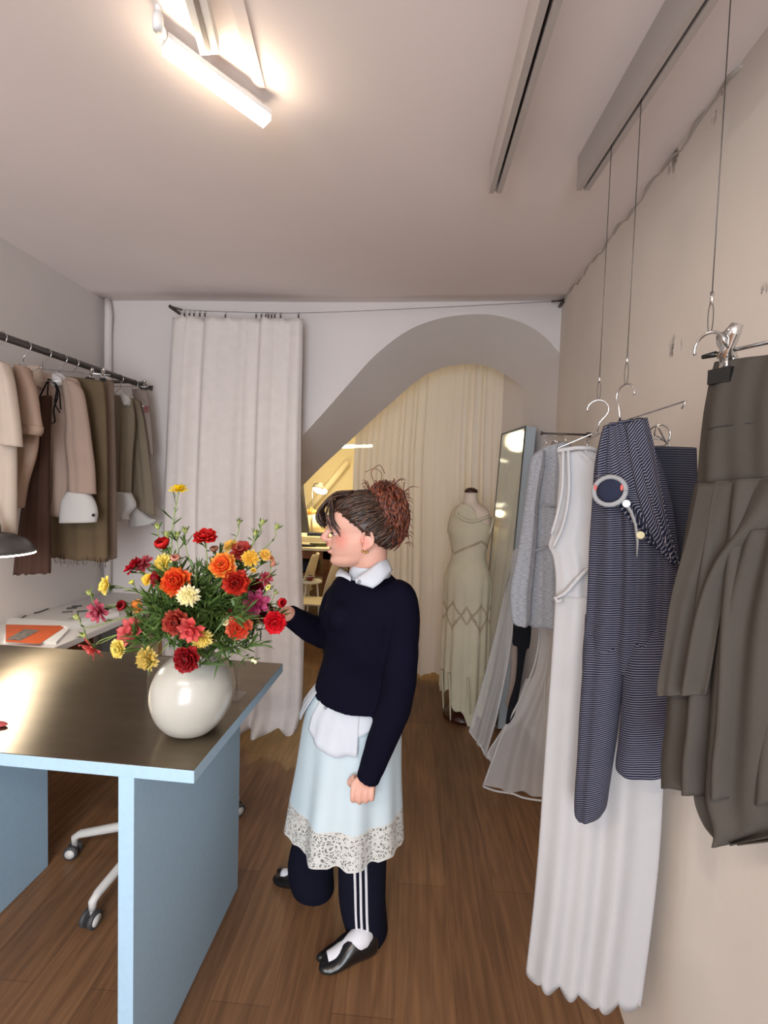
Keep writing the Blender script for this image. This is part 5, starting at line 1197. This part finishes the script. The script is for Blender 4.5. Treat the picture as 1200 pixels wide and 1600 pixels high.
MB().tube([hp(.1125-.014*abs(t)**1.6, .019*t, -.0235-.001*abs(t)) for t in np.linspace(-1, 1, 11)], [.0008, .0014, .002, .0024, .0026, .0026, .0026, .0024, .002, .0014, .0008], 6).build('mouth_opening', mat('mouth_dark', (84, 34, 32), .5), per)
er_ = MB()
for (f, u) in ((.003, -.028), (.010, -.024), (-.004, -.027)): er_.sph(hp(f, .082, u), .0042, 10, 8)
er_.build('earrings', mat('gold', (196, 160, 96), .25, 1), per)

# hair
def hairmat(name, c, c2):
    m = mat(name, c, .42, spec=.4); nt = m.node_tree; b = nt.nodes['Principled BSDF']; tc = N(m, 'ShaderNodeTexCoord'); z = N(m, 'ShaderNodeTexNoise'); z.inputs['Scale'].default_value = 90
    nt.links.new(tc.outputs['Object'], z.inputs[0]); r = N(m, 'ShaderNodeValToRGB'); r.color_ramp.elements[0].color = (*srgb(c), 1); r.color_ramp.elements[1].color = (*srgb(c2), 1)
    r.color_ramp.elements[0].position = .4; r.color_ramp.elements[1].position = .7; nt.links.new(z.outputs[0], r.inputs[0]); nt.links.new(r.outputs[0], b.inputs['Base Color']); return m
HD = hairmat('dark_brown_hair', (38, 24, 18), (78, 52, 38)); HA = hairmat('auburn_hair', (58, 27, 18), (132, 68, 46))
hc = np.array([.008, 0, .046]); hrad = np.array([.122, .083, .100])
def hd(d, k=1.0): d = np.array(d, float); d /= np.linalg.norm(d); q = hc+hrad*d*k; return hp(*q)
hair = MB(); r = random.Random(5)
cap = MB(); nu_, nv_ = 48, 32; pts = []
def hairline(th):     # lowest elevation of the hair by angle from the face
    a = abs(math.atan2(math.sin(th), math.cos(th))); return np.interp(a, [0, .6, 1.1, 1.45, 1.75, 2.2, 3.14], [.62, .56, .30, -.02, -.42, -.72, -.80])
cr_ = []
for j in range(nv_):
    ring = []
    for i in range(nu_):
        th = 2*PI*i/nu_; lo = hairline(th); el = PI/2*.995+(lo-PI/2)*j/(nv_-1)
        k = 1.0+(.012 if j < nv_-2 else -.03)
        ring.append(hd((math.cos(th)*math.cos(el), math.sin(th)*math.cos(el), math.sin(el)), k))
    cr_.append(ring)
hair.loft(cr_, cap=False)
bund = np.array([-.80, 0, .42]); bund /= np.linalg.norm(bund)
for k in range(230):
    th = r.uniform(-PI, PI); lo = hairline(th)-.03; el = lo+(r.random()**1.6)*.35
    s = np.array([math.cos(th)*math.cos(el), math.sin(th)*math.cos(el), math.sin(el)]); e = bund+np.array([r.uniform(-.2, .2), r.uniform(-.45, .45), r.uniform(-.3, .3)]); e /= np.linalg.norm(e)
    pts = []; 
    for t in np.linspace(0, 1, 12):
        om = math.acos(max(-1, min(1, s@e))); so = math.sin(om)+1e-6; d = (math.sin((1-t)*om)*s+math.sin(t*om)*e)/so
        pts.append(hd(d, 1.012+.03*math.sin(PI*t)*r.uniform(.5, 1.2)+.008*math.sin(t*9+k)))
    w_ = r.uniform(.0022, .0048); hair.tube(pts, [w_*.5]+[w_]*10+[w_*.7], 6)
# bangs
for k in range(46):
    sv = r.uniform(-.052, .066); u0 = .142+r.uniform(-.008, .008); 
    if sv > .034: f1, u1 = r.uniform(.070, .098), r.uniform(.012, .045)
    else: f1, u1 = .128-6*sv*sv+r.uniform(-.003, .004), r.uniform(.036, .060)
    pts = [hp(.035, sv*.6, u0), hp(.092, sv*.85, .138+r.uniform(-.005, .005)), hp(min(.136, f1+.020), sv*1.05, .098), hp(f1+.008+(.004 if sv < .03 else .012), sv*1.15+.004, .068), hp(f1, sv*1.1+(.010 if sv > .03 else 0), u1)]
    w_ = r.uniform(.0035, .006); hair.tube(crom(pts, 16), list(np.interp(np.linspace(0, 1, 16), [0, .3, .8, 1], [w_*.6, w_, w_*.8, .0008])), 6)
for k in range(0):   # loose strands before and behind the ear
    f0 = r.uniform(.02, .06); pts = [hp(f0, .078, .055), hp(f0-.008, .083, .03), hp(f0-.012+r.uniform(-.006, .006), .078, r.uniform(-.004, .018))]
    hair.tube(crom(pts, 10), [.0022]*8+[.0014, .0005], 5)
hair.build('hair', HD, per)
bun = MB(); bc = np.array([-.062, 0, .070]); br_ = np.array([.064, .066, .102])
bun.ell(hp(*bc), Fd*br_[0]*.85*HS, Sd*br_[1]*.85*HS, Ud*br_[2]*.85*HS, 24, 16)
for k in range(190):
    a0 = r.uniform(0, 2*PI); z0 = r.uniform(.35, 1); z1 = r.uniform(-1.0, .1); pts = []; fq = r.uniform(6, 13); ph = r.uniform(0, 6)
    for t in np.linspace(0, 1, 16):
        z = z0+(z1-z0)*t; rr_ = math.sqrt(max(.02, 1-z*z)); a = a0+.5*t*math.sin(k)+.09*math.sin(fq*t+ph)
        q = bc+br_*np.array([rr_*math.cos(a), rr_*math.sin(a), z])*(1+.05*math.sin(fq*1.3*t+ph*2)+.06*((k*37) % 10)/10); pts.append(hp(*q))
    w_ = r.uniform(.0026, .0054); bun.tube(pts, [w_*.7]+[w_]*13+[w_*.7, .0008], 6)
for k in range(34):   # frizz at the crown and back
    b0 = hp(*(bc+np.array([r.uniform(-.055, .06), r.uniform(-.03, .04), .088+r.uniform(-.02, .005)]))); dv = Ud*r.uniform(.01, .035)+Fd*r.uniform(-.05, .03)+Sd*r.uniform(-.01, .015)
    bun.tube(crom([b0, b0+dv*.6+Ud*.008, b0+dv, b0+dv*1.2-Ud*r.uniform(.0, .012)], 10), [.0016, .0018, .0018, .0016, .0014, .0012, .001, .0009, .0007, .0004], 5)
for k in range(26):
    b0 = hp(*(bc+np.array([-.055, r.uniform(-.02, .05), r.uniform(-.09, .07)]))); dv = -Fd*r.uniform(.008, .024)+Ud*r.uniform(-.012, .012)
    bun.tube(crom([b0, b0+dv*.7+Ud*.006, b0+dv*1.2-Ud*.006], 8), [.0013]*6+[.0008, .0004], 5)
bun.tube(crom([hp(-.03, .02, .165), hp(-.02, .03, .205), hp(-.045, .03, .225), hp(-.06, .03, .20)], 14), .0012, 5).tube(crom([hp(-.045, .02, .17), hp(-.05, .03, .20), hp(-.03, .03, .215), hp(-.0, .03, .205)], 14), .001, 5)
bun.build('hair_bun', HA, per)['label'] = 'messy auburn gathered hair'

# sweater
sw = MB(); sw.loft([tring(tp(cx, py, Y), a*1.0, b*1.0) for py, cx, Y, a, b in tor])
srad = np.interp(np.linspace(0, 1, 26), [0, .12, .3, .5, .62, .8, .93, 1], [.050, .058, .056, .054, .056, .048, .038, .0385])
laS = crom(LA[:5]+[tp(569, 1232, 1.302)], 26); sw.tube(laS[:25], srad[:25]*.95, 24)
srr = np.interp(np.linspace(0, 1, 26), [0, .12, .45, .65, .9, 1], [.050, .055, .050, .048, .034, .032]); sw.tube(ra[:25], srr[:25]*1.02, 24)
for s in (.05,):
    sw.ell(tp(540, 966, 1.365), (.058, 0, 0), (0, .045, 0), (0, 0, .05)); sw.ell(tp(522, 968, 1.43), (.05, 0, 0), (0, .045, 0), (0, 0, .05))
so = voxel(sw, 'sweater', .005, NAVY, per, 10)
tx = bpy.data.textures.new('knit_folds', 'CLOUDS'); tx.noise_scale = .09
dm = so.modifiers.new('folds', 'DISPLACE'); dm.texture = tx; dm.strength = .006; dm.mid_level = .5
# ribbed hem and cuffs
def ribring(c0, mk, n=90): pass
hemr = []
for z in np.linspace(0, 1, 5):
    c = tp(558, 1086, 1.47)+np.array([0, 0, -.012+.03*z]); hemr.append([p+(p-c)*.02*math.sin(i*PI/1.5) for i, p in enumerate(tring(c, .170, .136, 120))])
# shirt: collar, buttons and tail
sh = MB().build  # placeholder name for clarity
def patch(pts, name, m, th=.003, parent=per, sub=2):
    o = obj(name, pts, [tuple(range(len(pts)))], m, parent); solid(o, th); return o
cs = []
for z, rr_ in ((0, .068), (.5, .063), (1, .060)):
    c = tp(577, 903, TYC-.004)+(hp(-.012, 0, -.055)-tp(577, 903, TYC))*.62*z; cs.append([c+sx*rr_*1.12*math.cos(t)+sy*rr_*math.sin(t)-np.array([0, 0, .018*math.sin(t+PI)*(1)]) *0 for t in np.linspace(.0, 2*PI, 40, endpoint=False)])
SHM = fabric('shirt_poplin', (192, 197, 206), .02)
solid(MB().loft(cs, cap=False).build('shirt_collar_stand', SHM, per), .002)
def flap(rowA, rowB, name):     # two edge rows of (px, py, Y) lofted with a slight roll
    A_ = crom([tp(*p) for p in rowA], 14); B_ = crom([tp(*p) for p in rowB], 14); V = []; 
    for j in range(7):
        t = j/6
        for i in range(14): V.append(A_[i]*(1-t)+B_[i]*t+np.array([0, -.007*math.sin(PI*t), .004*math.sin(PI*t)]))
    Fq = [(j*14+i, j*14+i+1, (j+1)*14+i+1, (j+1)*14+i) for j in range(6) for i in range(13)]
    solid(obj(name, V, Fq, SHM, per), .003)
flap([(604,872,1.41),(592,878,1.365),(574,891,1.345),(557,903,1.335)], [(613,891,1.375),(604,901,1.345),(594,911,1.325),(583,919,1.315)], 'shirt_collar')
flap([(557,903,1.335),(556,905,1.334)], [(583,919,1.315),(556,911,1.33)], 'collar_band')
flap([(532,888,1.45),(540,893,1.42),(549,901,1.39)], [(524,901,1.40),(534,901,1.38),(548,908,1.37)], 'shirt_collar')
MB().lathe(tp(561, 909, 1.318), [(0, -.001), (.0045, -.001), (.0055, 0), (.0045, .0015), (0, .001)], 16, ax=(0, -1, 0)).build('collar_button', mat('button_grey', (120, 126, 140), .4), per)

# skirt
SATIN = noisy(mat('pale_satin', (188, 203, 210), .42, spec=.4, sheen=.1), 10, .02, .05, 200)
def lace():
    m = bpy.data.materials.new('floral_lace'); m.use_nodes = True; nt = m.node_tree; b = nt.nodes['Principled BSDF']; b.inputs['Base Color'].default_value = (*srgb((196, 196, 192)), 1); b.inputs['Roughness'].default_value = .8
    uv = N(m, 'ShaderNodeUVMap'); 
    v1 = N(m, 'ShaderNodeTexVoronoi'); v1.inputs['Scale'].default_value = 32; nt.links.new(uv.outputs[0], v1.inputs[0])
    s = N(m, 'ShaderNodeMath', operation='MULTIPLY'); s.inputs[1].default_value = 34; nt.links.new(v1.outputs['Distance'], s.inputs[0])
    sn = N(m, 'ShaderNodeMath', operation='SINE'); nt.links.new(s.outputs[0], sn.inputs[0])
    gt = N(m, 'ShaderNodeMath', operation='GREATER_THAN'); gt.inputs[1].default_value = .3; nt.links.new(sn.outputs[0], gt.inputs[0])
    v2 = N(m, 'ShaderNodeTexVoronoi', feature='DISTANCE_TO_EDGE'); v2.inputs['Scale'].default_value = 80; nt.links.new(uv.outputs[0], v2.inputs[0])
    lt = N(m, 'ShaderNodeMath', operation='LESS_THAN'); lt.inputs[1].default_value = .12; nt.links.new(v2.outputs['Distance'], lt.inputs[0])
    mx = N(m, 'ShaderNodeMath', operation='MAXIMUM'); nt.links.new(gt.outputs[0], mx.inputs[0]); nt.links.new(lt.outputs[0], mx.inputs[1])
    sp = N(m, 'ShaderNodeSeparateXYZ'); nt.links.new(uv.outputs[0], sp.inputs[0]); ed = N(m, 'ShaderNodeMath', operation='GREATER_THAN'); ed.inputs[1].default_value = .108; nt.links.new(sp.outputs[1], ed.inputs[0])
    e2 = N(m, 'ShaderNodeMath', operation='LESS_THAN'); e2.inputs[1].default_value = .006; nt.links.new(sp.outputs[1], e2.inputs[0])
    m2 = N(m, 'ShaderNodeMath', operation='MAXIMUM'); nt.links.new(ed.outputs[0], m2.inputs[0]); nt.links.new(e2.outputs[0], m2.inputs[1]); m3 = N(m, 'ShaderNodeMath', operation='MAXIMUM'); nt.links.new(mx.outputs[0], m3.inputs[0]); nt.links.new(m2.outputs[0], m3.inputs[1])
    m4 = N(m, 'ShaderNodeMath', operation='MAXIMUM'); m4.inputs[1].default_value = .28; nt.links.new(m3.outputs[0], m4.inputs[0])
    nt.links.new(m4.outputs[0], b.inputs['Alpha']); return m
LACE = lace()
skw = waves(8, 23, 5)
SKR = [(.955,560,.108,.088),(.90,557,.140,.115),(.84,554,.164,.140),(.75,552,.172,.148),(.62,550,.180,.158),(.50,548,.192,.170),(.38,547,.202,.180)]
def skring(z, n=160, out=0):
    zs = [q[0] for q in SKR][::-1]; f = lambda k: np.interp(z, zs, [q[k] for q in SKR][::-1])
    cx, a, b = f(1), f(2), f(3); c = tp(cx, 1100, 1.485); c[2] = z; v = (.955-z)/.53; L = []
    for i in range(n):
        t = 2*PI*i/n; k = 1+.095*v**1.1*skw(i/n*1.0, 0); L.append(c+np.array([(a*k+out)*math.cos(t), -(b*k+out)*math.sin(t), 0]))
    return L
ZL = .503; ZH = .385
skm = MB().loft([skring(z) for z in np.linspace(.955, ZL, 30)], cap=False).build('skirt', SATIN, per)
V = []; UV = []; n = 160
for j in range(9):
    v = j/8; R_ = skring(ZL+.004-(ZL-ZH)*v, n)
    for i in range(n+1):
        p = np.array(R_[i % n]); sc = .008*abs(math.sin(i/n*2*PI*11))*v; V.append(p+np.array([0, 0, sc])); UV.append((i/n*1.12, v*.114))
obj('lace_trim', V, [(j*(n+1)+i, (j+1)*(n+1)+i, (j+1)*(n+1)+i+1, j*(n+1)+i+1) for j in range(8) for i in range(n)], LACE, skm, uv=UV)
# shirt tail over the skirt
def tail(name, t0, t1, ztop, zbot, out=.008, nseg=26, seed=3):
    V = []; w = waves(3, seed)
    for j in range(14):
        v = j/13
        for i in range(nseg+1):
            u = i/nseg; t = math.radians(t0+(t1-t0)*u); zb = np.interp(u, [q[0] for q in zbot], [q[1] for q in zbot]); z = ztop+(zb-ztop)*v
            R_ = np.array(skring(max(z, .43), 180, out-.012+.022*v+.006*v*w(u, v))); x = (t % (2*PI))/(2*PI)*180; i0 = int(x) % 180; f = x-int(x); p = R_[i0]*(1-f)+R_[(i0+1) % 180]*f; p[2] = z; V.append(p)
    return solid(obj(name, V, [(j*(nseg+1)+i, (j+1)*(nseg+1)+i, (j+1)*(nseg+1)+i+1, j*(nseg+1)+i+1) for j in range(13) for i in range(nseg)], SHM, per), .002)
tf_ = tail('shirt_tail', 78, 136, .95, [(0, .755), (.35, .745), (.75, .765), (1, .80)])
tail('shirt_tail', 150, 215, .95, [(0, .84), (.12, .80), (.5, .82), (1, .86)], seed=8)
tail('shirt_tail', -30, 82, .95, [(0, .84), (.4, .83), (.7, .86), (1, .80)], out=.005, seed=9)
for (x, y) in ((506, 1106), (504, 1136)):
    q = tp(x+2, y, 1.365); MB().lathe(q, [(0, -.001), (.0045, -.001), (.0055, 0), (.0045, .0015), (0, .001)], 16, ax=(-.3, -1, 0)).build('shirt_button', mat('button_steel_%d' % y, (130, 136, 146), .35), tf_)
# track trousers
def leg(c_top, rows, name='trouser_leg'):
    rings = []
    for (px, py, Y, a, b, rot) in crom(rows, 22):
        c = tp(px, py, Y); rings.append([c+np.array([a*math.cos(t)*math.cos(rot)-b*math.sin(t)*math.sin(rot), a*math.cos(t)*math.sin(rot)+b*math.sin(t)*math.cos(rot), 0])*(1+.03*math.sin(3*t+py*.03)) for t in np.linspace(0, 2*PI, 40, endpoint=False)])
    o = MB().loft(rings, cap=False).build(name, NAVYT, per); solid(o, .003); return rings, o
LEGL, legl = leg(None, [(560,1160,1.46,.085,.085,0),(564,1260,1.47,.082,.084,0),(566,1340,1.485,.083,.082,0),(567,1400,1.495,.082,.080,0),(570,1430,1.50,.078,.084,0),(574,1452,1.505,.072,.082,0)])
leg(None, [(540,1150,1.52,.085,.085,0),(512,1240,1.57,.082,.084,0),(493,1310,1.62,.086,.084,0),(486,1350,1.64,.088,.082,0),(490,1385,1.65,.082,.080,0),(497,1412,1.655,.062,.06,0)])
WS = fabric('white_stripe', (214, 214, 220), .02)
for k in range(3):
    V = []; t0 = math.radians((-99, -86, -73)[k]); L_ = LEGL
    for rg_ in L_:
        c = sum(rg_)/len(rg_)
        for dt in (-.05, 0, .05):
            x = ((t0+dt) % (2*PI))/(2*PI)*40; i0 = int(x) % 40; f = x-int(x); p = rg_[i0]*(1-f)+rg_[(i0+1) % 40]*f; V.append(c+(p-c)*1.035)
    solid(obj('trouser_stripe', V, [(3*j+q, 3*j+q+3, 3*j+q+4, 3*j+q+1) for j in range(len(L_)-1) for q in (0, 1)], WS, legl), .0015)
# shoes and socks
LEA = mat('black_leather', (20, 19, 20), .28, coat=.2)
def shoe(T_, H_, lab=None):
    d, s, L = foot_axes(T_.copy(), H_.copy()); b = MB(); L = max(L, .20)
    st_ = [(.0,.018,.010,.012),(.04,.032,.020,.018),(.12,.042,.028,.022),(.25,.046,.036,.028),(.42,.046,.062,.034),(.6,.042,.078,.042),(.8,.038,.070,.046),(.94,.028,.058,.044),(1.0,.012,.045,.03)]
    rings = []
    for (t, w, h, _) in crom(st_, 26):
        c = T_+d*L*t; rings.append([c+s*w*math.cos(a)+np.array([0, 0, max(0, h*(.5+.62*math.sin(a))) if math.sin(a) > -.75 else .001]) for a in np.linspace(0, 2*PI, 28, endpoint=False)])
    b.loft(rings); b.ell(T_+d*.02+s*.020+np.array([0, 0, .014]), d*.030, s*.016, (0, 0, .014)); b.ell(T_+d*.026-s*.014+np.array([0, 0, .014]), d*.034, s*.026, (0, 0, .015))
    voxel(b, 'shoe', .0025, LEA, per, 3)
shoe(T1, H1); shoe(T2, H2)
for T_, H_, a_ in ((T1, H1, AL), (T2, H2, AR)):
    MB().tube(crom([a_, H_+(T_-H_)*.22+np.array([0, 0, .065]), H_+(T_-H_)*.42+np.array([0, 0, .050]), H_+(T_-H_)*.6+np.array([0, 0, .034]), H_+(T_-H_)*.86+np.array([0, 0, .024])], 18), np.linspace(.042, .019, 18), 20).build('sock', WS, per)
